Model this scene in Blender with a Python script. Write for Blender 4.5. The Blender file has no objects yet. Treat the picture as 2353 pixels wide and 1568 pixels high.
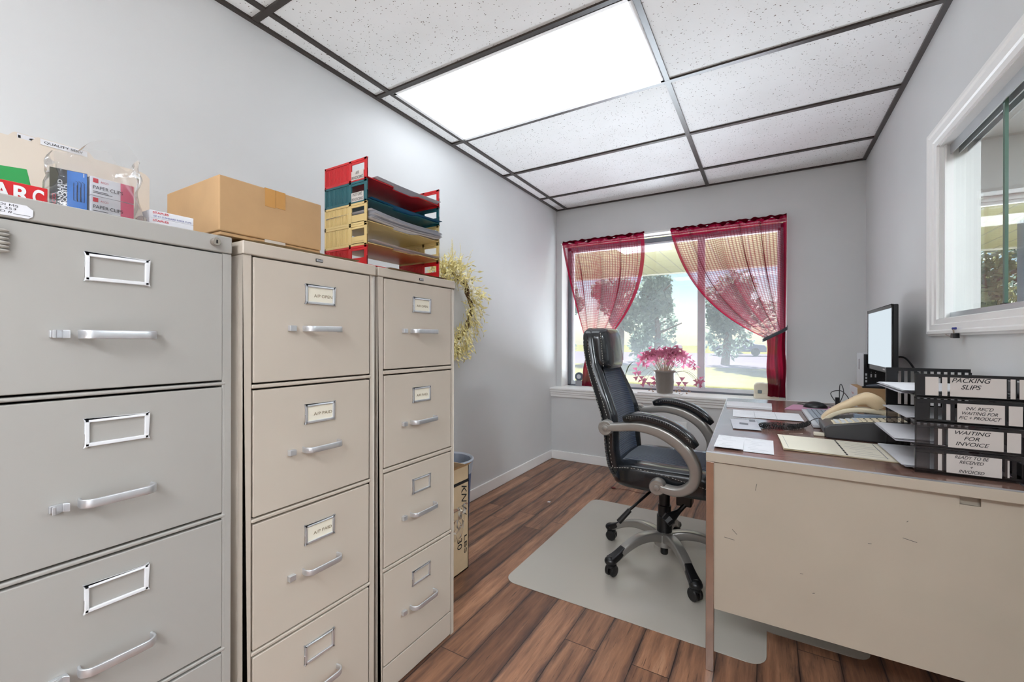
import bpy, bmesh, math, random
from mathutils import Vector, Matrix
PI = math.pi
SC = bpy.context.scene
COL = SC.collection
random.seed(7)

# ------------------------------------------------------------------ camera, world, sun, exposure
def make_camera():
    yaw, roll = math.radians(30.757), math.radians(0.13)
    f = Vector((-math.sin(yaw), math.cos(yaw), 0)); r = Vector((math.cos(yaw), math.sin(yaw), 0)); u = Vector((0, 0, 1))
    r2 = r * math.cos(roll) + u * math.sin(roll); u2 = u * math.cos(roll) - r * math.sin(roll)
    cam = bpy.data.cameras.new('camera'); ob = bpy.data.objects.new('camera', cam); COL.objects.link(ob)
    m = Matrix((r2, u2, -f)).transposed().to_4x4(); m.translation = Vector((0, 0, 1.0913))
    ob.matrix_world = m
    cam.sensor_width = 36; cam.lens = 986.28 / 2353 * 36; cam.clip_start = 0.02; cam.clip_end = 500
    SC.camera = ob
make_camera()
W = bpy.data.worlds.new('world'); SC.world = W; W.use_nodes = True
wn = W.node_tree.nodes; wl = W.node_tree.links
sky = wn.new('ShaderNodeTexSky'); sky.sky_type = 'NISHITA'; sky.sun_disc = False
sky.sun_elevation = math.radians(30); sky.sun_rotation = math.radians(170); sky.air_density = 1.0; sky.dust_density = .6
wl.new(sky.outputs[0], wn['Background'].inputs[0]); wn['Background'].inputs[1].default_value = 0.048
sl = bpy.data.lights.new('sun', 'SUN'); so = bpy.data.objects.new('sun', sl); COL.objects.link(so)
sl.energy = 9.0; sl.angle = 0.02; sl.color = (.93, .97, 1)
so.rotation_euler = Vector((0.18, -0.85, -0.5)).to_track_quat('-Z', 'Y').to_euler()
al = bpy.data.lights.new('fill_uplight', 'AREA'); ao = bpy.data.objects.new('fill_uplight', al); COL.objects.link(ao)
al.shape = 'RECTANGLE'; al.size = 1.2; al.size_y = 1.4; al.energy = 20; al.spread = math.radians(150); al.color = (.93, .97, 1)
ao.location = (.2, -1.5, .3); ao.rotation_euler = (PI, 0, 0)  # fill lamp added low behind the camera to wash the ceiling
dl_ = bpy.data.lights.new('daylight_fill', 'AREA'); do = bpy.data.objects.new('daylight_fill', dl_); COL.objects.link(do)
dl_.shape = 'RECTANGLE'; dl_.size = 2.2; dl_.size_y = 1.0; dl_.energy = 112; dl_.color = (.80, .90, 1)
do.location = (-.75, 4.7, .12); do.rotation_euler = Vector((0, -.62, .78)).to_track_quat('-Z', 'Y').to_euler()  # lamp added outside below the sill, standing in for daylight
SC.view_settings.view_transform = 'Standard'; SC.view_settings.look = 'None'
SC.view_settings.gamma = 1.0; SC.view_settings.use_curve_mapping = False
SC.view_settings.exposure = 1.4
SC.cycles.use_denoising = True
SC.cycles.max_bounces = 10; SC.cycles.diffuse_bounces = 6; SC.cycles.transparent_max_bounces = 24
SC.cycles.sample_clamp_indirect = 4.0
PANEL = 1.5      # radiance of the ceiling light diffusers

# ------------------------------------------------------------------ mesh builder
class M:
    def __init__(s): s.v = []; s.f = []; s.m = []; s.uv = {}
    def add(s, vs, fs, mi=0):
        o = len(s.v); s.v += [tuple(p) for p in vs]
        for f in fs: s.f.append(tuple(i + o for i in f)); s.m.append(mi)
        return s
    def box(s, x0, x1, y0, y1, z0, z1, mi=0, mat=None):
        vs = [Vector((x, y, z)) for z in (z0, z1) for y in (y0, y1) for x in (x0, x1)]
        if mat is not None: vs = [mat @ p for p in vs]
        return s.add(vs, [(0, 2, 3, 1), (4, 5, 7, 6), (0, 1, 5, 4), (2, 6, 7, 3), (0, 4, 6, 2), (1, 3, 7, 5)], mi)
    def prism(s, poly, axis, a, b, mi=0):
        # poly in the two other axes (cyclic order), extruded along axis from a to b
        def P(p, t):
            if axis == 'x': return (t, p[0], p[1])
            if axis == 'y': return (p[0], t, p[1])
            return (p[0], p[1], t)
        n = len(poly); vs = [P(p, a) for p in poly] + [P(p, b) for p in poly]
        fs = [tuple(range(n))[::-1], tuple(range(n, 2 * n))] + [(i, (i + 1) % n, n + (i + 1) % n, n + i) for i in range(n)]
        return s.add(vs, fs, mi)
    def grid(s, fn, nu, nv, mi=0, closed_u=False, uv=False):
        o = len(s.v)
        cu = nu if closed_u else nu + 1
        for j in range(nv + 1):
            for i in range(cu):
                s.v.append(tuple(fn(i / nu, j / nv)))
                if uv: s.uv[len(s.v) - 1] = (i / nu, j / nv)
        for j in range(nv):
            for i in range(nu):
                a = o + j * cu + i; b = o + j * cu + (i + 1) % cu
                s.f.append((a, b, b + cu, a + cu)); s.m.append(mi)
        return s
    def lathe(s, prof, c=(0, 0, 0), n=24, mi=0, mat=None, cap=True):
        rings = []
        o = len(s.v)
        for (r, z) in prof:
            for i in range(n):
                a = 2 * PI * i / n; p = Vector((c[0] + r * math.cos(a), c[1] + r * math.sin(a), c[2] + z))
                if mat is not None: p = mat @ p
                s.v.append(tuple(p))
        for j in range(len(prof) - 1):
            for i in range(n):
                a = o + j * n + i; b = o + j * n + (i + 1) % n
                s.f.append((a, b, b + n, a + n)); s.m.append(mi)
        if cap:
            s.f.append(tuple(o + i for i in range(n))[::-1]); s.m.append(mi)
            k = o + (len(prof) - 1) * n; s.f.append(tuple(k + i for i in range(n))); s.m.append(mi)
        return s
    def tube(s, pts, r, n=8, mi=0, closed=False):
        pts = [Vector(p) for p in pts]; N = len(pts); o = len(s.v)
        rr = r if isinstance(r, (list, tuple)) else [r] * N
        prev = None
        for i, p in enumerate(pts):
            t = (pts[(i + 1) % N if closed else min(i + 1, N - 1)] - pts[(i - 1) % N if closed else max(i - 1, 0)]).normalized()
            if prev is None:
                prev = t.orthogonal().normalized()
            prev = (prev - t * prev.dot(t))
            prev = prev.normalized() if prev.length > 1e-6 else t.orthogonal().normalized()
            b = t.cross(prev)
            for k in range(n):
                a = 2 * PI * k / n
                s.v.append(tuple(p + (prev * math.cos(a) + b * math.sin(a)) * rr[i]))
        for i in range(N if closed else N - 1):
            for k in range(n):
                a = o + i * n + k; b_ = o + i * n + (k + 1) % n; c = o + ((i + 1) % N) * n
                s.f.append((a, b_, c + (k + 1) % n, c + k)); s.m.append(mi)
        if not closed:
            s.f.append(tuple(o + k for k in range(n))[::-1]); s.m.append(mi)
            q = o + (N - 1) * n; s.f.append(tuple(q + k for k in range(n))); s.m.append(mi)
        return s
    def sweep(s, pts, side, prof, mi=0, scale=None):
        # profile points (a along side, b along normal)
        pts = [Vector(p) for p in pts]; side = Vector(side).normalized(); N = len(pts); n = len(prof); o = len(s.v)
        for i, p in enumerate(pts):
            t = (pts[min(i + 1, N - 1)] - pts[max(i - 1, 0)]).normalized(); nn = t.cross(side).normalized()
            k = scale[i] if scale else (1, 1)
            if not isinstance(k, (tuple, list)): k = (k, k)
            for (a, b) in prof: s.v.append(tuple(p + side * a * k[0] + nn * b * k[1]))
        for i in range(N - 1):
            for k in range(n):
                a = o + i * n + k; b = o + i * n + (k + 1) % n
                s.f.append((a, b, b + n, a + n)); s.m.append(mi)
        s.f.append(tuple(o + k for k in range(n))[::-1]); s.m.append(mi)
        q = o + (N - 1) * n; s.f.append(tuple(q + k for k in range(n))); s.m.append(mi)
        return s
    def ball(s, c, r, nu=12, nv=8, mi=0, mat=None):
        if not isinstance(r, (tuple, list)): r = (r, r, r)
        o = len(s.v)
        for j in range(nv + 1):
            for i in range(nu):
                th = PI * j / nv; ph = 2 * PI * i / nu
                p = Vector((r[0] * math.sin(th) * math.cos(ph), r[1] * math.sin(th) * math.sin(ph), r[2] * math.cos(th)))
                if mat is not None: p = mat @ p
                s.v.append(tuple(p + Vector(c)))
        for j in range(nv):
            for i in range(nu):
                a = o + j * nu + i; b = o + j * nu + (i + 1) % nu
                s.f.append((a, a + nu, b + nu, b)); s.m.append(mi)
        return s
    def build(s, name, mats, parent=None, world=True, bevel=0, seg=2, smooth=35, subsurf=0):
        me = bpy.data.meshes.new(name)
        vs = s.v
        if parent is not None and world:
            r = parent
            while r.parent: r = r.parent
            inv = (Matrix.Translation(r.location) @ r.rotation_euler.to_matrix().to_4x4()).inverted()
            vs = [tuple(inv @ Vector(p)) for p in vs]
        me.from_pydata(vs, [], s.f)
        if not isinstance(mats, (list, tuple)): mats = [mats]
        for m in mats: me.materials.append(m)
        me.polygons.foreach_set('material_index', s.m)
        if s.uv:
            l = me.uv_layers.new(name='UVMap')
            for lp in me.loops: l.data[lp.index].uv = s.uv.get(lp.vertex_index, (0, 0))
        bm = bmesh.new(); bm.from_mesh(me); bmesh.ops.remove_doubles(bm, verts=bm.verts, dist=1e-6)
        bmesh.ops.recalc_face_normals(bm, faces=bm.faces); bm.to_mesh(me); bm.free()
        me.polygons.foreach_set('use_smooth', [smooth > 0] * len(me.polygons))
        if smooth and not bevel and not subsurf: me.set_sharp_from_angle(angle=math.radians(smooth))
        ob = bpy.data.objects.new(name, me); COL.objects.link(ob)
        if parent is not None: ob.parent = parent
        if bevel:
            b = ob.modifiers.new('bevel', 'BEVEL'); b.width = bevel; b.segments = seg; b.limit_method = 'ANGLE'; b.angle_limit = math.radians(40); b.harden_normals = True
        if subsurf:
            q = ob.modifiers.new('sub', 'SUBSURF'); q.levels = subsurf; q.render_levels = subsurf
        return ob

def spline(pts, n=6, closed=False):
    P = [Vector(p) for p in pts]; out = []; N = len(P)
    for i in range(N if closed else N - 1):
        g = lambda k: P[k % N] if closed else P[max(0, min(N - 1, k))]
        a, b, c, d = g(i - 1), g(i), g(i + 1), g(i + 2)
        for k in range(n):
            t = k / n
            out.append(.5 * ((2 * b) + (c - a) * t + (2 * a - 5 * b + 4 * c - d) * t * t + (3 * b - a - 3 * c + d) * t ** 3))
    if not closed: out.append(P[-1])
    return out
def rrect(a, b, r, n=3):
    out = []
    for (cx, cy, s) in ((a - r, b - r, 0), (-a + r, b - r, 1), (-a + r, -b + r, 2), (a - r, -b + r, 3)):
        for k in range(n + 1):
            t = (s + k / n) * PI / 2; out.append((cx + r * math.cos(t), cy + r * math.sin(t)))
    return out
def rpoly(x0, x1, y0, y1, r, n=4):
    return [((x0 + x1) / 2 + p[0], (y0 + y1) / 2 + p[1]) for p in rrect((x1 - x0) / 2, (y1 - y0) / 2, r, n)]

def tag(o, label=None, cat=None, group=None, kind=None):
    if label: o['label'] = label
    if cat: o['category'] = cat
    if group: o['group'] = group
    if kind: o['kind'] = kind
    return o
def thing(name, label, cat, loc=(0, 0, 0), rz=0, group=None):
    e = bpy.data.objects.new(name, None); COL.objects.link(e); e.empty_display_size = .05
    e.location = loc; e.rotation_euler = (0, 0, rz)
    return tag(e, label, cat, group)
def struct(name, mb, m, **k):
    o = mb.build(name, m, **k); o['kind'] = 'structure'; return o
def dup(root, loc, rz=0, label=None, group=None):
    c = root.copy(); COL.objects.link(c); c.location = loc; c.rotation_euler = (0, 0, rz)
    if label: c['label'] = label
    if group: c['group'] = group
    for ch in list(root.children):
        d = ch.copy(); COL.objects.link(d); d.parent = c
        for g in list(ch.children):
            e = g.copy(); COL.objects.link(e); e.parent = d
    return c

# ------------------------------------------------------------------ materials
def lin(c):
    return tuple((x / 255 / 12.92 if x / 255 <= .04045 else ((x / 255 + .055) / 1.055) ** 2.4) for x in c) + (1,)
class NT:
    def __init__(s, name):
        s.m = bpy.data.materials.new(name); s.m.use_nodes = True; s.t = s.m.node_tree; s.n = s.t.nodes; s.b = s.n['Principled BSDF']; s.out = s.n['Material Output']
    def node(s, t, **k):
        x = s.n.new(t)
        for a, b in k.items(): setattr(x, a, b)
        return x
    def link(s, a, b): s.t.links.new(a, b)
    def math(s, op, a, b=None, c=None, clamp=False):
        x = s.node('ShaderNodeMath', operation=op, use_clamp=clamp)
        for i, q in enumerate((a, b, c)):
            if q is None: continue
            if isinstance(q, (int, float)): x.inputs[i].default_value = q
            else: s.link(q, x.inputs[i])
        return x.outputs[0]
    def co(s): return s.node('ShaderNodeTexCoord').outputs['Object']
    def noise(s, vec, scale, detail=3, rough=.5):
        x = s.node('ShaderNodeTexNoise'); x.inputs['Scale'].default_value = scale; x.inputs['Detail'].default_value = detail; x.inputs['Roughness'].default_value = rough
        s.link(vec, x.inputs['Vector']); return x.outputs['Fac']
    def mapping(s, vec, scale=(1, 1, 1), loc=(0, 0, 0)):
        x = s.node('ShaderNodeMapping'); x.inputs['Scale'].default_value = scale; x.inputs['Location'].default_value = loc; s.link(vec, x.inputs['Vector']); return x.outputs[0]
    def ramp(s, fac, stops):
        x = s.node('ShaderNodeValToRGB'); e = x.color_ramp.elements
        while len(e) < len(stops): e.new(.5)
        for i, (p, c) in enumerate(stops): e[i].position = p; e[i].color = c
        s.link(fac, x.inputs[0]); return x.outputs[0]
    def mix(s, fac, a, b, mode='MIX'):
        x = s.node('ShaderNodeMix', data_type='RGBA', blend_type=mode)
        for i, q in ((0, fac), (6, a), (7, b)):
            if isinstance(q, (int, float)): x.inputs[i].default_value = q
            elif isinstance(q, tuple): x.inputs[i].default_value = q
            else: s.link(q, x.inputs[i])
        return x.outputs[2]
    def bump(s, h, strength=.3, dist=.002):
        x = s.node('ShaderNodeBump'); x.inputs['Strength'].default_value = strength; x.inputs['Distance'].default_value = dist
        s.link(h, x.inputs['Height']); s.link(x.outputs[0], s.b.inputs['Normal'])
MC = {}
def mat(name, rgb, rough=.5, metal=0, var=.06, vscale=8, bump=0, bscale=200, alpha=1, trans=0, coat=0, spec=.5):
    if name in MC: return MC[name]
    t = NT(name); c = lin(rgb); co = t.co()
    n = t.noise(co, vscale, 4)
    lo = tuple(x * (1 - var) for x in c[:3]) + (1,); hi = tuple(min(1, x * (1 + var)) for x in c[:3]) + (1,)
    t.link(t.ramp(n, [(.3, lo), (.7, hi)]), t.b.inputs['Base Color'])
    t.b.inputs['Roughness'].default_value = rough; t.b.inputs['Metallic'].default_value = metal
    t.b.inputs['Alpha'].default_value = alpha; t.b.inputs['Transmission Weight'].default_value = trans
    t.b.inputs['Coat Weight'].default_value = coat; t.b.inputs['Specular IOR Level'].default_value = spec
    if bump: t.bump(t.noise(co, bscale, 2), bump, .001)
    MC[name] = t.m; return t.m

WALL = mat('wall_paint', (217, 218, 218), .42, var=.02, vscale=3, bump=.08, bscale=160)
WHITE = mat('white_trim_paint', (245, 244, 242), .35, var=.015, vscale=5)
GRID = mat('dark_brown_grid', (52, 43, 38), .32, var=.1, vscale=20)
GREYCAB = mat('grey_enamel', (167, 164, 158), .38, var=.03, vscale=3, bump=.04, bscale=500)
TANCAB = mat('tan_enamel', (194, 183, 169), .38, var=.025, vscale=3, bump=.04, bscale=500)
DESKCAB = mat('beige_desk_enamel', (184, 173, 156), .4, var=.04, vscale=4, bump=.04, bscale=400)
ALU = mat('brushed_aluminium', (214, 216, 219), .34, .75, var=.04, vscale=60)
CHROME = mat('worn_chrome', (200, 190, 182), .18, 1, var=.12, vscale=14)
DARK = mat('dark_gap', (25, 24, 24), .7)
BLACKP = mat('black_plastic', (20, 20, 22), .32, var=.1)
DKGREY = mat('dark_grey_plastic', (62, 62, 64), .4)
PAPER = mat('white_paper', (224, 224, 228), .7, var=.02, vscale=20)
CREAM = mat('cream_card', (232, 226, 208), .7, var=.02)
CARD = mat('card_label', (205, 198, 192), .7, var=.02)
INK = mat('black_ink', (20, 20, 22), .6)
GOLDINK = mat('brown_ink', (110, 92, 60), .6)
REDINK = mat('red_ink', (200, 35, 45), .6)
BLUEINK = mat('blue_ink', (45, 55, 140), .6)
WHITEINK = mat('white_ink', (235, 235, 235), .6)
LEATHER = mat('black_leather', (24, 27, 31), .22, coat=.35, var=.15, vscale=30, bump=.25, bscale=260)
SILVER = mat('silver_paint', (160, 157, 152), .30, .55, var=.05)
STITCH = mat('pale_thread', (205, 200, 188), .7)
BOARD = mat('cardboard', (182, 146, 104), .75, var=.06, vscale=14, bump=.15, bscale=90)
BOARD2 = mat('cardboard_pale', (205, 180, 146), .75, var=.06, vscale=14, bump=.15, bscale=90)
TAPE = mat('packing_tape', (190, 140, 78), .25, var=.08)
MANILA = mat('manila', (222, 204, 172), .6, var=.03)
MANILA2 = mat('manila_pale', (218, 205, 190), .6, var=.03)
REDP = mat('red_plastic', (196, 28, 34), .32, var=.06)
TEALP = mat('teal_plastic', (24, 88, 96), .32, var=.06)
YELP = mat('yellow_plastic', (206, 180, 120), .32, var=.05)
FLOWERW = mat('cream_petal', (246, 243, 228), .6, var=.05)
WREATHG = mat('pale_yellow_leaf', (236, 224, 162), .6, var=.16, vscale=40)
TWIG = mat('twig_brown', (92, 66, 42), .7, var=.2)
POT = mat('grey_glazed_pot', (140, 134, 128), .35, var=.06)
SOIL = mat('soil', (60, 48, 40), .9)
STEMG = mat('pale_stem', (208, 196, 176), .6)
PHONE_T = mat('tan_plastic', (222, 198, 160), .35, var=.02)
PHONE_C = mat('ivory_plastic', (226, 214, 186), .4, var=.02)
PINK = mat('pink_pad', (206, 150, 178), .6)
LGREY = mat('light_grey_plastic', (205, 208, 212), .4)
IVORYBOX = mat('beige_plastic', (226, 218, 198), .4, var=.03)
GREENP = mat('green_card', (46, 150, 78), .35)
REDB = mat('red_card', (205, 36, 42), .35)
PINKC = mat('pink_card', (226, 96, 126), .4)
BLUEC = mat('blue_card', (48, 116, 196), .4)
OLIVE = mat('olive_card', (62, 60, 48), .4)
SOFF = mat('soffit_metal', (128, 123, 92), .5, var=.03)
BINP = mat('blue_bin', (70, 92, 132), .4)
POSTC = mat('dark_blue_post', (66, 72, 84), .6, var=.12, vscale=12)
WHITEWALL = mat('plain_white_paint', (226, 226, 224), .6, var=.02)

def emis(name, rgb, s):
    t = NT(name); e = t.node('ShaderNodeEmission'); e.inputs[0].default_value = lin(rgb); e.inputs[1].default_value = s
    t.link(e.outputs[0], t.out.inputs[0]); return t.m
DIFFUSER = emis('lit_diffuser', (240, 247, 255), PANEL)

def m_ceiling():
    t = NT('acoustic_tile'); co = t.co()
    v = t.node('ShaderNodeTexVoronoi', feature='F1'); v.inputs['Scale'].default_value = 105; v.inputs['Randomness'].default_value = 1
    dis = t.node('ShaderNodeTexNoise'); dis.inputs['Scale'].default_value = 90; t.link(co, dis.inputs['Vector'])
    add = t.node('ShaderNodeVectorMath', operation='MULTIPLY_ADD'); t.link(dis.outputs['Color'], add.inputs[0]); add.inputs[1].default_value = (.012, .012, 0); t.link(co, add.inputs[2])
    t.link(t.mapping(add.outputs[0], (1, 1.25, .0)), v.inputs['Vector'])
    sep = t.node('ShaderNodeSeparateColor'); t.link(v.outputs['Color'], sep.inputs[0])
    rad = t.math('MULTIPLY', sep.outputs[0], .30)
    dot = t.math('LESS_THAN', v.outputs['Distance'], rad)
    keep = t.math('GREATER_THAN', sep.outputs[1], .42)
    d = t.math('MULTIPLY', dot, keep)
    col = t.ramp(t.noise(co, 5, 3), [(.3, lin((234, 234, 232))), (.7, lin((240, 240, 239)))])
    t.link(t.mix(d, col, lin((120, 110, 100))), t.b.inputs['Base Color']); t.b.inputs['Roughness'].default_value = .85
    t.bump(t.math('SUBTRACT', 1, d), .5, .003); return t.m
TILE = m_ceiling()

def m_floor():
    t = NT('rustic_laminate'); co = t.co(); s = t.node('ShaderNodeSeparateXYZ'); t.link(co, s.inputs[0])
    PW, PL = .1215, 1.21
    px = t.math('DIVIDE', t.math('ADD', s.outputs[0], 1.0 + PW * 20), PW); ix = t.math('FLOOR', px); fx = t.math('FRACT', px)
    wn1 = t.node('ShaderNodeTexWhiteNoise', noise_dimensions='1D'); t.link(ix, wn1.inputs['W'])
    py = t.math('ADD', t.math('DIVIDE', s.outputs[1], PL), t.math('MULTIPLY', wn1.outputs['Value'], 7.3)); iy = t.math('FLOOR', py); fy = t.math('FRACT', py)
    wn2 = t.node('ShaderNodeTexWhiteNoise', noise_dimensions='2D'); cv = t.node('ShaderNodeCombineXYZ'); t.link(ix, cv.inputs[0]); t.link(iy, cv.inputs[1]); t.link(cv.outputs[0], wn2.inputs['Vector'])
    off = t.node('ShaderNodeVectorMath', operation='MULTIPLY_ADD'); t.link(wn2.outputs['Color'], off.inputs[0]); off.inputs[1].default_value = (5, 9, 3); t.link(co, off.inputs[2])
    g = t.noise(t.mapping(off.outputs[0], (24, 2.2, 1)), 1.4, 6, .62)
    g2 = t.noise(t.mapping(off.outputs[0], (110, 5, 1)), 1.0, 4, .6)
    base = t.ramp(g, [(.22, lin((92, 68, 58))), (.42, lin((146, 108, 86))), (.58, lin((174, 130, 102))), (.8, lin((206, 164, 134)))])
    tone = t.ramp(wn2.outputs['Value'], [(0, lin((176, 160, 152))), (.5, lin((226, 216, 208))), (1, lin((255, 246, 238)))])
    c = t.mix(.85, base, tone, 'MULTIPLY')
    c = t.mix(t.math('MULTIPLY', t.math('SUBTRACT', g2, .38), .6, clamp=True), c, lin((62, 47, 42)))
    # hand scraped dark edges and streaks
    ed = t.math('MINIMUM', fx, t.math('SUBTRACT', 1, fx))
    edn = t.noise(t.mapping(off.outputs[0], (46, 4.5, 1)), 1.3, 9, .72)
    em = t.math('MULTIPLY', t.math('SUBTRACT', .40, t.math('ADD', ed, t.math('MULTIPLY', edn, .52)), clamp=True), 6.0, clamp=True)
    c = t.mix(t.math('MULTIPLY', em, .78), c, lin((50, 43, 45)))
    ck = t.noise(t.mapping(off.outputs[0], (210, 9, 1), (2, 5, 0)), 1.0, 4, .6)
    c = t.mix(t.math('MULTIPLY', t.math('SUBTRACT', ck, .60, clamp=True), 7, clamp=True), c, lin((56, 44, 40)))
    st = t.noise(t.mapping(off.outputs[0], (9, 1.6, 1), (3, 1, 0)), 1.7, 5, .6)
    c = t.mix(t.math('MULTIPLY', t.math('SUBTRACT', st, .6, clamp=True), 5, clamp=True), c, lin((48, 42, 44)))
    seam = t.math('MAXIMUM', t.math('LESS_THAN', ed, .012), t.math('LESS_THAN', t.math('MINIMUM', fy, t.math('SUBTRACT', 1, fy)), .0013))
    c = t.mix(t.math('MULTIPLY', seam, .8), c, lin((26, 20, 19)))
    t.link(c, t.b.inputs['Base Color']); t.b.inputs['Roughness'].default_value = .36
    t.link(t.ramp(g2, [(.3, (.3, .3, .3, 1)), (.7, (.46, .46, .46, 1))]), t.b.inputs['Roughness'])
    t.bump(t.math('ADD', t.math('MULTIPLY', seam, -1), t.math('MULTIPLY', g2, .3)), .35, .0015); return t.m
FLOOR = m_floor()

def m_desktop():
    t = NT('walnut_laminate'); co = t.co()
    w = t.noise(t.mapping(co, (3.2, 26, 1)), 2.2, 6, .6)
    w2 = t.noise(t.mapping(co, (14, 160, 1)), 1.5, 3, .5)
    c = t.ramp(w, [(.25, lin((88, 64, 56))), (.5, lin((124, 94, 82))), (.75, lin((152, 120, 104)))])
    c = t.mix(t.math('MULTIPLY', w2, .35), c, lin((96, 66, 60)))
    t.link(c, t.b.inputs['Base Color']); t.b.inputs['Roughness'].default_value = .17; t.b.inputs['Specular IOR Level'].default_value = .5; t.b.inputs['IOR'].default_value = 1.75
    return t.m
DESKTOP = m_desktop()

def m_mat():
    t = NT('frosted_vinyl'); co = t.co()
    t.b.inputs['Base Color'].default_value = lin((206, 200, 189)); t.b.inputs['Roughness'].default_value = .26
    t.b.inputs['Alpha'].default_value = .76; t.b.inputs['Coat Weight'].default_value = .35; t.b.inputs['Coat Roughness'].default_value = .35
    t.bump(t.noise(co, 420, 2), .35, .001); return t.m
VINYL = m_mat()

def m_fabric(name, rgb, axis=2, scale=260, rough=.75):
    t = NT(name); co = t.co(); s = t.node('ShaderNodeSeparateXYZ'); t.link(co, s.inputs[0])
    w = t.math('SINE', t.math('MULTIPLY', s.outputs[axis], scale * 2))
    n = t.noise(co, 400, 2)
    c0 = lin(rgb); lo = tuple(x * .45 for x in c0[:3]) + (1,)
    t.link(t.ramp(t.math('ADD', t.math('MULTIPLY', w, .35), n), [(.25, lo), (.8, c0)]), t.b.inputs['Base Color'])
    t.b.inputs['Roughness'].default_value = rough; t.b.inputs['Sheen Weight'].default_value = .25
    t.bump(t.math('ADD', w, n), .7, .002); return t.m
MESHF = m_fabric('navy_ribbed_fabric', (30, 50, 78), 2, 330)
SEATF = m_fabric('navy_seat_fabric', (28, 46, 72), 1, 330)

def m_curtain(name, open_amt, rgb, weave=True):
    t = NT(name); uv = t.node('ShaderNodeUVMap').outputs[0]
    d = t.node('ShaderNodeBsdfDiffuse'); d.inputs[0].default_value = lin(rgb)
    tr = t.node('ShaderNodeBsdfTranslucent'); tr.inputs[0].default_value = lin(rgb)
    m1 = t.node('ShaderNodeMixShader'); m1.inputs[0].default_value = .55; t.link(d.outputs[0], m1.inputs[1]); t.link(tr.outputs[0], m1.inputs[2])
    tp = t.node('ShaderNodeBsdfTransparent'); tp.inputs[0].default_value = (1, .9, .93, 1)
    m2 = t.node('ShaderNodeMixShader'); t.link(m1.outputs[0], m2.inputs[1]); t.link(tp.outputs[0], m2.inputs[2])
    if weave:
        s = t.node('ShaderNodeSeparateXYZ'); t.link(uv, s.inputs[0])
        def wave(o, k): return t.math('POWER', t.math('ABSOLUTE', t.math('SINE', t.math('MULTIPLY', o, PI * k))), .46)
        wv = t.math('MULTIPLY', wave(s.outputs[0], 62), wave(s.outputs[1], 66))
        lw = t.node('ShaderNodeLayerWeight'); lw.inputs[0].default_value = .5
        wv = t.math('MULTIPLY', wv, t.math('POWER', t.math('SUBTRACT', 1, lw.outputs['Facing'], clamp=True), .75))
        hem = t.math('MULTIPLY', t.math('LESS_THAN', t.math('ABSOLUTE', t.math('SUBTRACT', s.outputs[0], .5)), .465), t.math('GREATER_THAN', s.outputs[1], .055))
        t.link(t.math('MULTIPLY', t.math('ADD', t.math('MULTIPLY', t.math('MULTIPLY', wv, open_amt), .85), .06), t.math('ADD', t.math('MULTIPLY', hem, .85), .15)), m2.inputs[0])
    else: m2.inputs[0].default_value = open_amt
    t.link(m2.outputs[0], t.out.inputs[0]); return t.m
CURT = m_curtain('red_sheer_weave', 1.0, (140, 18, 50))
CURTD = m_curtain('red_double_cloth', .04, (104, 8, 30), False)
BANDM = mat('grey_ribbon', (70, 78, 84), .5)

def m_glass(name, veil, tint=(1, 1, 1, 1), gl=.08, rg=.02):
    t = NT(name)
    tp = t.node('ShaderNodeBsdfTransparent'); tp.inputs[0].default_value = tint
    tr = t.node('ShaderNodeBsdfTranslucent'); tr.inputs[0].default_value = (.86, .88, .9, 1)
    n = t.noise(t.co(), 3, 3)
    f = t.math('MULTIPLY', t.math('ADD', n, .5), veil)
    a = t.node('ShaderNodeMixShader'); t.link(f, a.inputs[0]); t.link(tp.outputs[0], a.inputs[1]); t.link(tr.outputs[0], a.inputs[2])
    g = t.node('ShaderNodeBsdfGlossy'); g.inputs['Roughness'].default_value = rg
    lw = t.node('ShaderNodeFresnel'); lw.inputs[0].default_value = 1.4
    b = t.node('ShaderNodeMixShader'); t.link(t.math('MULTIPLY', lw.outputs[0], gl * 8, clamp=True), b.inputs[0]); t.link(a.outputs[0], b.inputs[1]); t.link(g.outputs[0], b.inputs[2])
    t.link(b.outputs[0], t.out.inputs[0]); return t.m
GLASS = m_glass('haze_veil_glass', .036)  # white veil in the glass stands in for pale haze outside
GLASS2 = m_glass('clear_slider_glass', .0, (.97, .99, .98, 1), .03)
GEDGE = mat('green_glass_edge', (92, 118, 106), .2)
POLY = m_glass('clear_plastic_film', .15, (1, 1, 1, 1), .10, .12)
def m_smoke():
    t = NT('smoked_acrylic'); tp = t.node('ShaderNodeBsdfTransparent'); tp.inputs[0].default_value = (.52, .49, .48, 1)
    g = t.node('ShaderNodeBsdfGlossy'); g.inputs['Roughness'].default_value = .06; g.inputs[0].default_value = (.9, .9, .95, 1)
    lw = t.node('ShaderNodeFresnel'); lw.inputs[0].default_value = 1.5
    b = t.node('ShaderNodeMixShader'); t.link(t.math('MULTIPLY', lw.outputs[0], 1.3, clamp=True), b.inputs[0]); t.link(tp.outputs[0], b.inputs[1]); t.link(g.outputs[0], b.inputs[2])
    t.link(t.noise(t.co(), 5), g.inputs['Roughness']) if False else None
    t.link(b.outputs[0], t.out.inputs[0]); return t.m
SMOKE = m_smoke()

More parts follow.
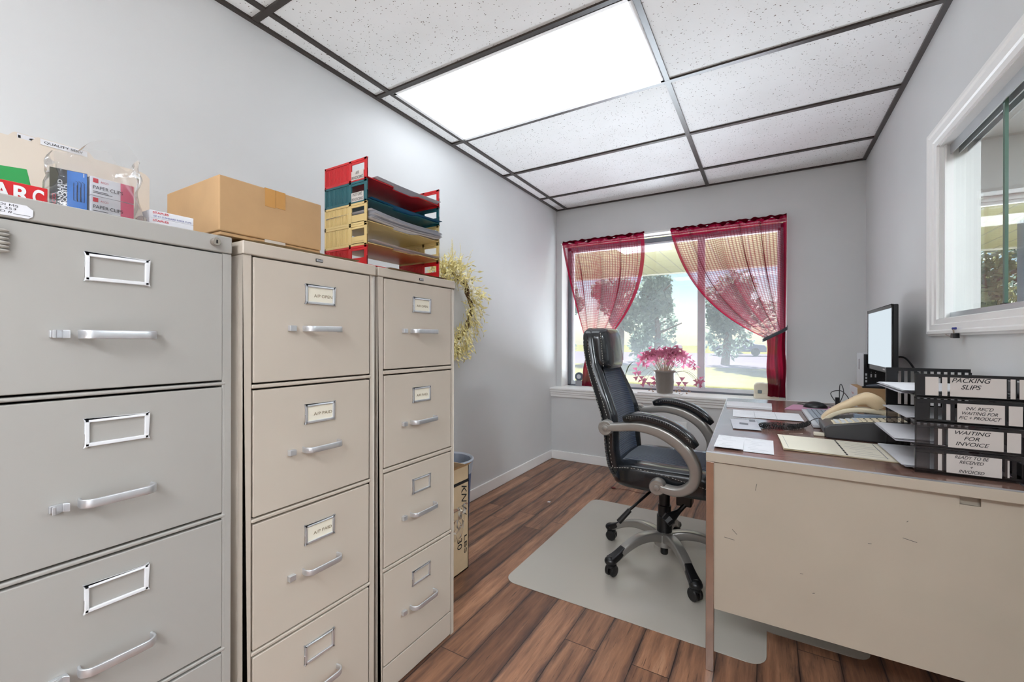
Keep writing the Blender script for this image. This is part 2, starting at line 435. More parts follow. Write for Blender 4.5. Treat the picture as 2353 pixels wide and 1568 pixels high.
def m_leafy(name, a, b, thr=.35):
    t = NT(name); n = t.noise(t.co(), .9, 4)
    c = t.ramp(n, [(.3, lin(a)), (.7, lin(b))])
    t.link(c, t.b.inputs['Base Color']); t.b.inputs['Roughness'].default_value = .7
    tr = t.node('ShaderNodeBsdfTranslucent'); t.link(c, tr.inputs[0]); mx = t.node('ShaderNodeMixShader'); mx.inputs[0].default_value = thr
    t.link(t.b.outputs[0], mx.inputs[1]); t.link(tr.outputs[0], mx.inputs[2]); t.link(mx.outputs[0], t.out.inputs[0]); return t.m
LEAF1 = m_leafy('tree_leaves_hazed', (104, 124, 112), (150, 164, 148))  # leaf green paled and greyed to carry the outdoor haze
LEAF2 = m_leafy('tree_leaves_olive', (120, 124, 84), (164, 162, 116))
OXAL = m_leafy('purple_shamrock_leaf', (176, 70, 112), (236, 170, 192), .45)
GRASS = mat('dry_lawn', (118, 113, 64), 1, spec=0, var=.12, vscale=1.2)
CONC = mat('pale_concrete', (226, 230, 236), .8, var=.03)
ASPH = mat('pale_asphalt', (112, 103, 110), 1, spec=0, var=.06, vscale=.8)

# ------------------------------------------------------------------ lettering
def text(s, parent, c, right, up, mats, height=None, width=None, shear=0, name='lettering', align='CENTER', space=1.0, line=1.0, bold=0.0):
    cu = bpy.data.curves.new('t', 'FONT'); cu.body = s; cu.size = 1; cu.shear = shear; cu.align_x = align; cu.space_character = space; cu.space_line = line; cu.offset = bold
    ob = bpy.data.objects.new('t', cu); me0 = bpy.data.meshes.new_from_object(ob)
    vs = [v.co.copy() for v in me0.vertices]; fs = [tuple(p.vertices) for p in me0.polygons]
    bpy.data.objects.remove(ob); bpy.data.curves.remove(cu); bpy.data.meshes.remove(me0)
    x0, x1 = min(v.x for v in vs), max(v.x for v in vs); y0, y1 = min(v.y for v in vs), max(v.y for v in vs)
    sx = sy = None
    if width: sx = width / (x1 - x0)
    if height: sy = height / (y1 - y0)
    sx = sx or sy; sy = sy or sx
    right = Vector(right).normalized(); up = Vector(up).normalized(); c = Vector(c)
    mb = M(); mb.add([c + right * ((v.x - (x0 + x1) / 2) * sx) + up * ((v.y - (y0 + y1) / 2) * sy) for v in vs], fs)
    me_ = mb.build(name, mats, parent, smooth=0)
    return me_

# ================================================================== SETTING
XL, XR, YF, YL, CZ, YN = -1.735, .576, 3.749, 3.638, 2.336, -2.6
XB = .690                                                        # far face of the right wall
struct('floor', M().box(XL - .15, 3.4, YN - .15, 3.95, -.12, 0), FLOOR)
struct('ceiling', M().box(XL - .15, XR + .06, YN - .15, 3.95, CZ + .006, CZ + .12), TILE)
struct('wall_left', M().box(XL - .15, XL, YN - .15, 3.95, 0, CZ + .1), WALL)
struct('wall_near', M().box(XL, XR, YN - .15, YN, 0, CZ + .1), mat('low_bounce_dark', (96, 78, 66), .6))  # unseen wall darkened to cut light bounced onto desk and cabinets
WX0, WX1, WZ0, WZ1 = -1.683, .125, .66, 2.025                     # office window opening
AX0, AX1, AZ0, AZ1 = .88, 2.9, .95, 2.012                         # window of the neighbouring room
wf = M()
wf.box(XL, WX0, YF, 3.95, 0, CZ + .1); wf.box(WX1, XB, YF, 3.95, 0, CZ + .1)
wf.box(WX0, WX1, YF, 3.95, 0, WZ0); wf.box(WX0, WX1, YF, 3.95, WZ1, CZ + .1)
struct('wall_far', wf, WALL)
wa = M(); wa.box(XB, AX0, YF, 3.95, 0, CZ + .1); wa.box(AX1, 3.4, YF, 3.95, 0, CZ + .1)
wa.box(AX0, AX1, YF, 3.95, 0, AZ0); wa.box(AX0, AX1, YF, 3.95, AZ1, CZ + .1)
struct('wall_neighbour_far', wa, WHITEWALL)
struct('wall_lower', M().box(XL, XR, YL, YF, 0, .58), WALL)
# right wall with the pass-through opening
OY0, OY1, OZ0, OZ1 = .55, 2.30, 1.175, 1.862
wr = M(); wr.box(XR, XB, OY1, YF, 0, CZ + .1); wr.box(XR, XB, YN, OY0, 0, CZ + .1)
wr.box(XR, XB, OY0, OY1, 0, OZ0); wr.box(XR, XB, OY0, OY1, OZ1, CZ + .1)
struct('wall_right', wr, WALL)
struct('wall_neighbour_right', M().box(3.25, 3.4, YN, YF, 0, CZ + .1), WHITEWALL)
struct('wall_neighbour_near', M().box(XB, 3.25, YN - .15, YN, 0, CZ + .1), WHITEWALL)
struct('ceiling_neighbour', M().box(XB, 3.4, YN - .15, YF, CZ, CZ + .12), WHITEWALL)
# baseboards
def basebd(name, x0, x1, y0, y1):
    struct(name, M().box(x0, x1, y0, y1, 0, .078), WHITE, bevel=.004)
basebd('baseboard_left', XL, XL + .012, YN, YL - .012); basebd('baseboard_far', XL, XR, YL - .012, YL); basebd('baseboard_right', XR - .012, XR, YN, YL - .012)
# sill cap with stepped apron on the half wall
sp = [(3.90, .640), (YL, .640), (YL, .580), (YL - .014, .580), (YL - .014, .600), (YL - .022, .606), (YL - .022, .618), (YL - .03, .624), (YL - .03, .640), (YL - .038, .645), (YL - .038, .656), (YL - .034, .661), (3.90, .661)]
s1 = M(); s1.prism([p if p[0] < 3.8 else (YF, p[1]) for p in sp], 'x', XL, XR); s1.box(WX0, WX1, YF - .001, 3.9, .645, .661)
struct('trim_1', s1, WHITE, smooth=30)
# white reveals of the office window
rv = M(); rv.box(WX0, WX0 + .006, YF - .003, 3.9, WZ0, WZ1); rv.box(WX1 - .006, WX1, YF - .003, 3.9, WZ0, WZ1); rv.box(WX0, WX1, YF - .003, 3.9, WZ1 - .006, WZ1)
struct('trim_2', rv, WHITE)
# window unit
def window(name, x0, x1, z0, z1, y, mull, fr, gl):
    m = M(); w = .034
    m.box(x0, x0 + w, y - .03, y + .03, z0, z1); m.box(x1 - w, x1, y - .03, y + .03, z0, z1)
    m.box(x0, x1, y - .03, y + .03, z0, z0 + .014); m.box(x0, x1, y - .03, y + .03, z1 - w, z1)
    o = struct(name, m, fr[0], bevel=.003)
    q = M(); e = w
    q.box(x0 + e, x0 + e + .02, y - .02, y + .02, z0 + e, z1 - e); q.box(x1 - e - .02, x1 - e, y - .02, y + .02, z0 + e, z1 - e)
    q.box(x0 + e, x1 - e, y - .026, y + .02, z0 + .014, z0 + e + .010); q.box(x0 + e, x1 - e, y - .02, y + .02, z1 - e - .018, z1 - e)
    for (a, b) in mull: q.box(a, b, y - .028, y + .02, z0 + e, z1 - e)
    q.build('window_sash', fr[1], o, bevel=.002)
    edges = [x0 + e + .015] + [p for ab in mull for p in ab] + [x1 - e - .015]
    for i in range(0, len(edges), 2):
        M().box(edges[i], edges[i + 1], y - .003, y + .003, z0 + e + .012, z1 - e - .012).build('window_pane', gl, o)
    return o
WFR = mat('slate_window_frame', (104, 110, 118), .4); WSA = mat('white_vinyl_sash', (214, 218, 222), .35)
window('window_1', WX0 + .006, WX1 - .006, .661, 2.0, 3.915, [(-.505, -.449)], (WFR, WSA), GLASS)
window('window_2', AX0, AX1, AZ0, AZ1, 3.90, [(1.9, 1.95)], (WHITE, WHITE), m_glass('neighbour_window_glass', .02))
# pass-through: casing, jambs, tracks, sliding panes
tz0, tz1, ty0, ty1 = 1.115, 1.935, .47, 2.382
cs = M()                                                          # stepped profile mitred round the opening, proud of the wall
prof = [(0, .0005), (0, .011), (.006, .013), (.010, .019), (.022, .019), (.028, .014), (.052, .013), (.056, .008), (1, .008), (1, -.004)]
for (ins, t) in prof:
    k = min(ins, .075); full = ins >= 1
    y0_, y1_ = (OY0 + .004, OY1 - .004) if full else (ty0 + ins, ty1 - ins)
    z0_, z1_ = (OZ0 + .004, OZ1 - .004) if full else (tz0 + ins * .82, tz1 - ins)
    cs.v += [(XR - t, y0_, z0_), (XR - t, y1_, z0_), (XR - t, y1_, z1_), (XR - t, y0_, z1_)]
for q in range(len(prof) - 1):
    for e in range(4): cs.f.append((q * 4 + e, q * 4 + (e + 1) % 4, q * 4 + 4 + (e + 1) % 4, q * 4 + 4 + e)); cs.m.append(0)
struct('trim_3', cs, WHITE, smooth=25)
jb = M(); jb.box(XR, XB, OY1 - .008, OY1, OZ0, OZ1); jb.box(XR, XB, OY0, OY0 + .008, OZ0, OZ1); jb.box(XR, XB, OY0, OY1, OZ1 - .008, OZ1); jb.box(XR, XB, OY0, OY1, OZ0, OZ0 + .008)
jb.box(XR + .012, XR + .018, OY1 - .02, OY1 - .008, OZ0, OZ1)
struct('trim_4', jb, WHITEWALL)
tk = M()
for xa in (.606, .630, .654): tk.box(xa, xa + .004, OY0 + .008, OY1 - .008, OZ0 + .008, OZ0 + .030); tk.box(xa, xa + .004, OY0 + .008, OY1 - .008, OZ1 - .045, OZ1 - .008)
tk.box(.606, .658, OY0 + .008, OY1 - .008, OZ0 + .008, OZ0 + .012)
struct('trim_5', tk, mat('satin_aluminium', (196, 200, 204), .35, .6))
sg = thing('sliding_glass', 'clear sliding glass panes with a green edge in the white pass-through opening', 'sliding glass', (.63, 1.4, OZ0 + .012))
M().box(.614, .620, 1.880, OY1 - .014, OZ0 + .014, OZ1 - .02).build('glass_pane', GLASS2, sg)
M().box(.638, .644, OY0 + .02, 1.95, OZ0 + .014, OZ1 - .02).build('glass_pane', GLASS2, sg)
M().box(.613, .621, 1.868, 1.880, OZ0 + .030, OZ1 - .022).build('glass_edge', GEDGE, sg)
M().box(.609, .625, 1.856, 1.884, OZ0 + .014, OZ0 + .034).build('edge_shoe', BLACKP, sg)
# ceiling grid of T bars
XA, XBm, R0, DR = -1.632, -.413, .922, .6121
rows = [R0 + DR * i for i in range(-5, 5)]
g = M(); hw = .012
for x in (XA, XBm): g.box(x - hw, x + hw, YN, YF, CZ - .002, CZ + .008)
for y in rows:
    if y > YN: g.box(XL, XR, y - hw, y + hw, CZ - .0025, CZ + .008)
for (x0, x1, y0, y1) in ((XL, XL + .02, YN, YF), (XR - .022, XR, YN, YF), (XL, XR, YF - .018, YF), (XL, XR, YN, YN + .02)): g.box(x0, x1, y0, y1, CZ - .004, CZ + .008)
struct('trim_6', g, GRID)

# ------------------------------------------------------------------ ceiling light
def ceiling_light(y0, y1, label, glow=None, XA=XA, XBm=XBm):
    t = thing('ceiling_light', label, 'ceiling light', ((XA + XBm) / 2, (y0 + y1) / 2, CZ))
    x0, x1 = XA + hw, XBm - hw; y0 += hw; y1 -= hw; w = .016
    f = M(); f.box(x0, x0 + w, y0, y1, CZ - .004, CZ + .006); f.box(x1 - w, x1, y0, y1, CZ - .004, CZ + .006); f.box(x0, x1, y0, y0 + w, CZ - .004, CZ + .006); f.box(x0, x1, y1 - w, y1, CZ - .004, CZ + .006)
    f.build('frame', WHITE, t, bevel=.001)
    M().box(x0 + w, x1 - w, y0 + w, y1 - w, CZ - .001, CZ + .005).build('diffuser', glow or DIFFUSER, t)
    return t
ceiling_light(rows[6], rows[7], 'lit rectangular white ceiling light panel in the dark grid')
BRIGHT_FILL = emis('bright_fill_diffuser', (240, 247, 255), 13.5)  # glow of the added fill panels, stronger than the visible light
ceiling_light(rows[1], rows[2], 'added unseen fill light panel in the ceiling behind the viewer at the left', emis('dim_fill_diffuser', (240, 247, 255), 4))  # weaker fill panel added out of view behind the camera
ceiling_light(rows[1], rows[2], 'added unseen fill light panel in the ceiling behind the viewer at the right', BRIGHT_FILL, XBm, XR - .02)  # strong fill panel added out of view behind the camera
ceiling_light(1.2, 1.8, 'added fill light panel in the ceiling of the neighbouring room', BRIGHT_FILL, 1.2, 2.4)  # unseen panel added to brighten the next room

# ------------------------------------------------------------------ outdoors
struct('trim_7', M().box(-9, 9, 3.95, 7.6, 2.25, 2.33), SOFF)
sp_ = M(); 
for i in range(-44, 45): sp_.box(i * .2 - .006, i * .2 + .006, 3.95, 7.6, 2.246, 2.2505)
struct('trim_8', sp_, mat('soffit_groove', (120, 116, 100), .6))
struct('trim_9', M().box(-9, 9, 7.6, 7.63, 2.23, 2.45), mat('soffit_fascia', (190, 186, 170), .5))
sf = thing('soffit_light', 'pale square light fitting under the porch soffit beyond the window', 'light', (-1.3, 5.5, 2.25))
M().box(-1.62, -1.02, 5.15, 5.6, 2.232, 2.252).build('housing', WHITEWALL, sf, bevel=.004)
M().box(-1.58, -1.06, 5.19, 5.56, 2.229, 2.234).build('lens', PAPER, sf)
struct('floor_porch', M().box(-12, 14, 3.95, 7.4, -.2, -.06), CONC)
struct('floor_lawn', M().box(-60, 60, 7.4, 22, -.3, -.12), GRASS)
struct('floor_road', M().box(-80, 80, 22, 48, -.3, -.12), ASPH)
struct('floor_field', M().box(-120, 120, 48, 130, -.3, -.12), GRASS)
pc = thing('porch_column', 'dark blue-grey porch column seen through the sliding glass', 'column', (2.23, 5.88, -.06))
M().box(2.065, 2.40, 5.72, 6.05, -.06, 2.25).build('shaft', POSTC, pc, bevel=.01)
M().box(2.035, 2.43, 5.69, 6.08, -.06, .1).build('base', POSTC, pc, bevel=.01)
def tree(x, y, h, r, zc, leaf, label, seed, n=3600, lobes=9, ls=.17):
    rnd = random.Random(seed)
    t = thing('tree', label, 'tree', (x, y, -.12), 0, 'trees beyond the lawn')
    tr = M(); tr.tube(spline([(x, y, -.12), (x + .1, y, h * .3), (x - .05, y + .1, h * .6), (x, y, h * .85)], 4), [.22 - .015 * i for i in range(13)], 8)
    for k in range(6):
        a = k * 1.1; tr.tube([(x, y, h * (.3 + .08 * k)), (x + math.cos(a) * r * .6, y + math.sin(a) * r * .6, h * (.42 + .08 * k))], [.08, .03], 6)
    tr.build('trunk', TWIG, t)
    L = []
    for k in range(lobes):
        a = rnd.uniform(0, 2 * PI); q = rnd.uniform(0, .75) * r; zz = rnd.uniform(zc, h - .5)
        k2 = 1 - .28 * (zz - zc) / (h - zc)
        L.append((x + q * math.cos(a) * k2, y + q * math.sin(a) * k2, zz, rnd.uniform(.32, .6) * r * k2))
    m = M()
    for i in range(n):
        l = rnd.choice(L); d = Vector((rnd.gauss(0, 1), rnd.gauss(0, 1), rnd.gauss(0, .8))).normalized() * l[3] * rnd.uniform(.6, 1.05)
        c = Vector(l[:3]) + d; a = Vector((rnd.gauss(0, 1), rnd.gauss(0, 1), rnd.gauss(0, 1))).normalized(); b = a.orthogonal().normalized(); s = rnd.uniform(.5, 1.2) * ls
        m.add([c - a * s, c - b * s * .5, c + a * s, c + b * s * .5], [(0, 1, 2, 3)])
    m.build('crown', leaf, t, smooth=0)
    return t
tree(-11.2, 24, 4.8, 2.2, .5, LEAF1, 'large round-crowned tree left of centre beyond the office window', 1)
tree(-8.2, 27.5, 6.8, 2.1, .6, LEAF1, 'tallest loose-crowned tree in the middle of the office window', 2)
tree(-5.2, 24, 4.9, 2.2, .5, LEAF1, 'round tree just left of the window mullion', 3)
tree(-1.9, 25, 4.8, 2.2, .5, LEAF1, 'tree right of the window mullion behind the right curtain', 4)
tree(-15.0, 26, 4.6, 2.1, .5, LEAF1, 'tree at the left end of the row behind the left curtain', 5)
tree(1.5, 26, 4.8, 2.4, 1.5, LEAF1, 'tree behind the right end of the office window', 6)
tree(5.5, 18, 4.0, 1.9, .4, LEAF2, 'bushy olive green tree nearest behind the sliding glass', 7, 4200, 14, .14)
tree(7.6, 22, 5.0, 2.0, .8, LEAF1, 'taller dark tree behind the sliding glass edge', 8, 3000, 10, .15)
tree(6.2, 27, 5.6, 2.0, .8, LEAF1, 'dark tree at the left of the view through the sliding glass', 9, 3000, 10, .15)
def car(x, y, paint, label):
    t = thing('car', label, 'car', (x, y, -.12), 0, 'cars parked beyond the lawn')
    z = -.12
    prof = [(-2.1, .35), (-2.1, .75), (-1.9, .9), (-1.2, .95), (-.6, 1.4), (.7, 1.42), (1.3, .98), (2.0, .9), (2.15, .7), (2.15, .35)]
    M().prism([(x + a, z + b) for a, b in prof], 'y', y - .85, y + .85).build('body', paint, t, bevel=.05)
    M().prism([(x + a, z + b) for a, b in [(-1.05, .98), (-.55, 1.34), (.65, 1.36), (1.15, 1.0)]], 'y', y - .87, y + .87).build('window', DKGREY, t)
    for wx in (-1.35, 1.35):
        for wy in (-.8, .8):
            M().lathe([(.1, -.1), (.32, -.1), (.34, 0), (.32, .1), (.1, .1)], mat=Matrix.Translation((x + wx, y + wy, z + .34)) @ Matrix.Rotation(PI / 2, 4, 'X'), n=16).build('wheel', BLACKP, t)
car(-9.0, 42, mat('red_car_paint', (170, 70, 74), .3), 'red car parked far off, left of the window mullion')
car(-2.2, 42, mat('blue_car_paint', (120, 126, 146), .3), 'grey blue car parked far off, right of the window mullion')

# ================================================================== FILING CABINETS
def cabinet(y0, y1, xf, drawers, body, label, ztop, rail, stile, holder, handle_kind, plinth, spec):
    """drawers: list of (z0, z1); xf: front plane"""
    t = thing('filing_cabinet', label, 'filing cabinet', (xf - .33, (y0 + y1) / 2, 0))
    xb = XL + .012
    b = M(); w = .018
    b.box(xb, xf, y0, y0 + w, 0, rail); b.box(xb, xf, y1 - w, y1, 0, rail); b.box(xb, xb + .01, y0, y1, 0, rail)
    b.box(xf - .02, xf, y0, y0 + stile[0], 0, rail); b.box(xf - .02, xf, y1 - stile[1], y1, 0, rail)
    b.box(xb, xf - .03, y0 + .01, y1 - .01, .02, .04)
    b.build('body', body, t, bevel=.002)
    M().box(xb, xf + .003, y0 - .001, y1 + .001, rail, ztop).build('top', body, t, bevel=.003)
    ya, yb = y0 + stile[0] + .002, y1 - stile[1] - .002
    # beaded rails between the drawers
    for i in range(len(drawers)):
        za = drawers[i][0] - .002; zb = (drawers[i + 1][1] + .002) if i + 1 < len(drawers) else None
        if zb is None: 
            continue
        zc = (za + zb) / 2; hgt = (za - zb) / 2 - .0005
        M().box(xf - .02, xf + .001, ya - .002, yb + .006, zc - hgt, zc + hgt).build('rail', body, t, bevel=.003)
    if plinth: M().box(xf - .02, xf, ya, yb, .006, drawers[-1][0] - .004).build('plinth', body, t, bevel=.002)
    mid = (ya + yb) / 2
    for i, (z0, z1) in enumerate(drawers):
        dm = M(); dm.box(xf - .018, xf + .001, ya + .0015, yb - .0015, z0 + .0015, z1 - .0015); dm.box(xf - .6, xf - .018, ya + .01, yb - .01, z0 + .02, z0 + .03)
        d = dm.build('drawer', body, t, bevel=.002)
        # label holder frame
        hy, hz, hw_, hh, bd = holder; hy += mid; zz = z1 - hz
        f = M()
        for (a, b_, c, e) in ((hy - hw_, hy + hw_, zz - bd, zz), (hy - hw_, hy + hw_, zz - hh, zz - hh + bd), (hy - hw_, hy - hw_ + bd, zz - hh, zz), (hy + hw_ - bd, hy + hw_, zz - hh, zz)):
            f.box(xf + .001, xf + .006, a, b_, c, e)
        f.build('label_holder', spec['holder'], d, bevel=.0015)
        txt = spec['cards'][i] if i < len(spec['cards']) else None
        if txt:
            M().box(xf + .0012, xf + .003, hy - hw_ + bd * .7, hy + hw_ - bd * .7, zz - hh + bd * .5, zz - bd * .7).build('card', CREAM, d)
            text(txt, d, (xf + .0034, hy + spec['tdx'], zz - hh * .55), (0, 1, 0), (0, 0, 1), GOLDINK, width=hw_ * 1.25, height=.008)
        # thumb latch
        lz = z1 - spec['hz']; ly = mid + spec['ly']
        if handle_kind == 'wide':
            l = M(); l.prism([(ly - .011, lz - .006), (ly + .011, lz - .006), (ly + .011, lz + .006), (ly - .011, lz + .006)], 'x', xf + .001, xf + .008)
            l.prism([(xf + .006, ly + .001), (xf + .02, ly - .011), (xf + .02, ly - .006), (xf + .010, ly + .004), (xf + .018, ly + .011), (xf + .006, ly + .011)], 'z', lz - .007, lz + .007)
        else:
            l = M(); l.box(xf + .001, xf + .012, ly - .008, ly + .009, lz - .007, lz + .007)
        l.build('latch', ALU, d, bevel=.0012)
        # bow handle: flat strap bent round at both ends
        h0, h1 = mid + spec['h0'], mid + spec['h1']; dep = spec['dep']
        path = [(xf, h0 + .002, lz), (xf + dep * .55, h0 + .001, lz), (xf + dep * .92, h0 + .009, lz), (xf + dep, h0 + .022, lz), (xf + dep, (h0 + h1) / 2, lz), (xf + dep, h1 - .022, lz), (xf + dep * .92, h1 - .009, lz), (xf + dep * .55, h1 - .001, lz), (xf, h1 - .002, lz)]
        hm = M(); hm.sweep(spline(path, 5), (0, 0, 1), rrect(spec['hh'], .0022, .0015, 2)); hm.build('handle', ALU, d, smooth=50)
    return t
S1 = dict(holder=mat('white_metal', (226, 227, 229), .45, 0), cards=[], tdx=0, hz=.178, ly=-.076, h0=-.052, h1=.052, dep=.026, hh=.0076)
c1 = cabinet(.112, .493, -1.009, [(1.004, 1.279), (.719, .992), (.431, .706), (.143, .418)], GREYCAB,
             'grey four-drawer filing cabinet at the left with empty label holders', 1.316, 1.280, (.013, .014), (0, .037, .0445, .048, .0065), 'wide', True, S1)
S2 = dict(holder=ALU, cards=['A/P OPEN', 'A/P PAID', 'A/P PAID', None], tdx=.008, hz=.161, ly=-.076, h0=-.045, h1=.058, dep=.028, hh=.0072)
c2 = cabinet(.512, .886, -1.000, [(.993, 1.282), (.688, .979), (.386, .674), (.085, .372)], TANCAB,
             'tan four-drawer filing cabinet in the middle under the cardboard carton', 1.314, 1.284, (.020, .018), (.003, .049, .0425, .049, .0065), 'narrow', True, S2)
S3 = dict(holder=ALU, cards=['A/R OPEN', 'A/R PAID', None, None], tdx=.002, hz=.161, ly=-.080, h0=-.050, h1=.066, dep=.028, hh=.0072)
c3 = cabinet(.902, 1.270, -1.006, [(1.002, 1.284), (.700, .985), (.394, .683), (.092, .379)], TANCAB,
             'tan four-drawer filing cabinet furthest right under the coloured tray stack', 1.314, 1.286, (.022, .018), (.002, .049, .0425, .049, .0065), 'narrow', True, S3)
# brand badges on the tan cabinets, lock and sticker on the grey one
for c, y, x in ((c2, .699, -.997), (c3, 1.087, -1.003)):
    M().box(x - .001, x + .0015, y - .010, y + .010, 1.294, 1.302).build('badge', INK, c, bevel=.0008)
    M().box(x + .001, x + .0018, y - .0085, y + .0085, 1.2955, 1.3005).build('badge_inset', ALU, c)
    text('HON', c, (x + .0021, y, 1.298), (0, 1, 0), (0, 0, 1), INK, width=.012, height=.003)
lk = M(); lm = Matrix.Translation((-1.006, .458, 1.299)) @ Matrix.Rotation(PI / 2, 4, 'Y')
lk.lathe([(.0085, 0), (.0085, .010), (.0075, .012)], mat=lm, n=20); lk.build('lock', CHROME, c1)
M().box(-.9945, -.9935, .4565, .4595, 1.2955, 1.3025).build('keyhole', INK, c1)
st_ = M(); st_.prism([(.06, 1.283), (.192, 1.283), (.197, 1.287), (.197, 1.297), (.190, 1.303), (.06, 1.303)], 'x', -1.0058, -1.0045); st_.build('sticker', PAPER, c1)
text('ADI MS', c1, (-1.0042, .168, 1.2995), (0, 1, 0), (0, 0, 1), INK, height=.0036, width=.026)
text('# 253', c1, (-1.0042, .169, 1.2940), (0, 1, 0), (0, 0, 1), INK, height=.0034, width=.020)
text('ID #', c1, (-1.0042, .168, 1.2888), (0, 1, 0), (0, 0, 1), INK, height=.0034, width=.014)
M().box(-1.0046, -1.0041, .176, .194, 1.2868, 1.2872).build('ruled_line', INK, c1)
# ribbed lump on the grey cabinet's top drawer
rm = M()
for k in range(6):
    z = 1.2275 + k * .0062
    rm.ball((-1.003, .155, z), (.007, .0185 - .001 * (k % 2), .0036), 14, 8)
rm.build('ribbed_magnet', mat('grey_clay', (178, 174, 166), .8, var=.12, vscale=90, bump=.4, bscale=300))
tag(bpy.data.objects['ribbed_magnet'], 'grey ribbed magnet on the top drawer of the grey cabinet', 'magnet')

# ================================================================== ON TOP OF THE GREY CABINET
TOP = 1.316
# standing manila folders
def folder(name, label, x, lean, y0, y1, h, tab, m, txt, z0=TOP):
    t = thing(name, label, 'folder', (x, (y0 + y1) / 2, z0), 0, 'manila folders standing on the grey cabinet')
    def P(y, z): return (x - lean * (z - z0) - .01 * ((y - y0) / (y1 - y0)) ** 2, y, z)
    r = .012
    out = [(y0, z0), (y1 - .004, z0), (y1 + .004, z0 + h - r), (y1 - .003, z0 + h - r * .3), (y1 - r, z0 + h)]
    ta, tb = tab
    out += [(tb + .008, z0 + h), (tb, z0 + h + .011), (tb - .003, z0 + h + .013), (ta + .003, z0 + h + .013), (ta, z0 + h + .011), (ta - .008, z0 + h), (y0, z0 + h)]
    for k in (0, 1):
        mb = M(); n = len(out); off = .004 * k
        vs = [Vector(P(*p)) - Vector((off, 0, 0)) for p in out]; vs2 = [v - Vector((.0012, 0, 0)) for v in vs]
        mb.add(vs + vs2, [tuple(range(n)), tuple(range(n, 2 * n))[::-1]] + [(i, (i + 1) % n, n + (i + 1) % n, n + i) for i in range(n)])
        mb.build('front_flap' if k == 0 else 'back_flap', m, t, smooth=20)
    p = Vector(P((ta + tb) / 2, z0 + h + .006))
    lb = M(); a = Vector(P(ta + .006, z0 + h + .001)); 
    q = [P(ta + .006, z0 + h - .001), P(tb - .004, z0 + h - .001), P(tb - .004, z0 + h + .0115), P(ta + .006, z0 + h + .0115)]
    lb.add([Vector(v) + Vector((.0008, 0, 0)) for v in q], [(0, 1, 2, 3)]); lb.build('tab_label', PAPER, t)
    if txt: text(txt, t, p + Vector((.0018, 0, -.001)), (0, 1, 0), (lean * -1, 0, 1), INK, height=.0062, width=(tb - ta) * .72, bold=.01)
    return t
folder('manila_folder', 'open manila folder with the longer printed tab on the grey cabinet', -1.29, .12, .09, .452, .188, (.262, .345), MANILA2, 'QUALITY SERV')
folder('manila_folder', 'manila folder behind with its short tab at the left', -1.32, .12, .08, .445, .196, (.235, .285), MANILA2, 'I C')
# red box, green pack, white note at the left edge
rb = thing('red_box', 'red cardboard box with big white letters at the left edge', 'box', (-1.08, .13, TOP))
M().box(-1.13, -1.034, .06, .2195, TOP, TOP + .028).build('carton', REDB, rb, bevel=.0012)
for s_, y in (('T', .146), ('A', .169), ('R', .1905), ('C', .2085)): text(s_, rb, (-1.0333, y, TOP + .0105), (0, 1, 0), (0, 0, 1), WHITEINK, height=.025, width=.0185 if s_ != 'C' else .013, bold=.03)
gp = thing('green_pack', 'green and white blister pack lying behind the red box', 'pack', (-1.16, .14, TOP))
gm = Matrix.Translation((-1.16, .13, TOP + .05)) @ Matrix.Rotation(math.radians(6), 4, 'X') @ Matrix.Rotation(math.radians(-16), 4, 'Y')
M().box(-.004, .004, -.09, .094, -.05, .028, mat=gm).build('card_sleeve', GREENP, gp, bevel=.001)
hb = M(); pts = [(.0045, .012 + .03 * math.cos(a), -.024 + .026 * math.sin(a)) for a in [PI * k / 14 for k in range(15)]]
hb.add([gm @ Vector(p) for p in pts], [tuple(range(15))]); hb.build('window_cutout', MANILA2, gp)
wp = M(); wp.prism([(.17, TOP), (.245, TOP), (.249, TOP + .068), (.187, TOP + .074)], 'x', -1.21, -1.208); tag(wp.build('paper_note', PAPER), 'small white paper standing between the red box and the clip boxes', 'paper')
# three small clip boxes inside a clear bag
ca = thing('clip_box', 'blue and black clip box standing upright in the clear bag', 'box', (-1.04, .246, TOP), 0, 'clip boxes in the clear bag')
am = Matrix.Translation((-1.045, .247, TOP)) @ Matrix.Rotation(math.radians(-14), 4, 'Z')
M().box(-.022, 0, -.023, .023, 0, .071, mat=am).build('carton', OLIVE, ca, bevel=.0008)
M().box(-.0005, .0006, -.002, .0225, .001, .070, mat=am).build('blue_panel', BLUEC, ca)
def on(mx, p): return mx @ Vector(p)
ry = (am.to_3x3() @ Vector((0, 1, 0)))
text('STANDARD', ca, on(am, (.0012, -.0105, .026)), (0, 0, 1), -ry, WHITEINK, width=.052, height=.0058, bold=.02)
text('SMOOTH', ca, on(am, (.0012, -.0048, .023)), (0, 0, 1), -ry, WHITEINK, width=.042, height=.0058, bold=.02)
text('ACCO', ca, on(am, (.0012, -.0175, .016)), (0, 0, 1), -ry, REDINK, width=.020, height=.005, bold=.02)
text('1', ca, on(am, (.0012, .0185, .066)), ry, (0, 0, 1), WHITEINK, height=.007)
clipm = M()
for k in range(3):
    base = [(0, .006 + .004 * k, .05 - .003 * k), (0, .006 + .004 * k, .02), (0, .011 + .004 * k, .018), (0, .011 + .004 * k, .052), (0, .008 + .004 * k, .054)]
    clipm.tube([on(am, (.0012, p[1], p[2])) for p in base], .0004, 5)
clipm.build('printed_clips', INK, ca)
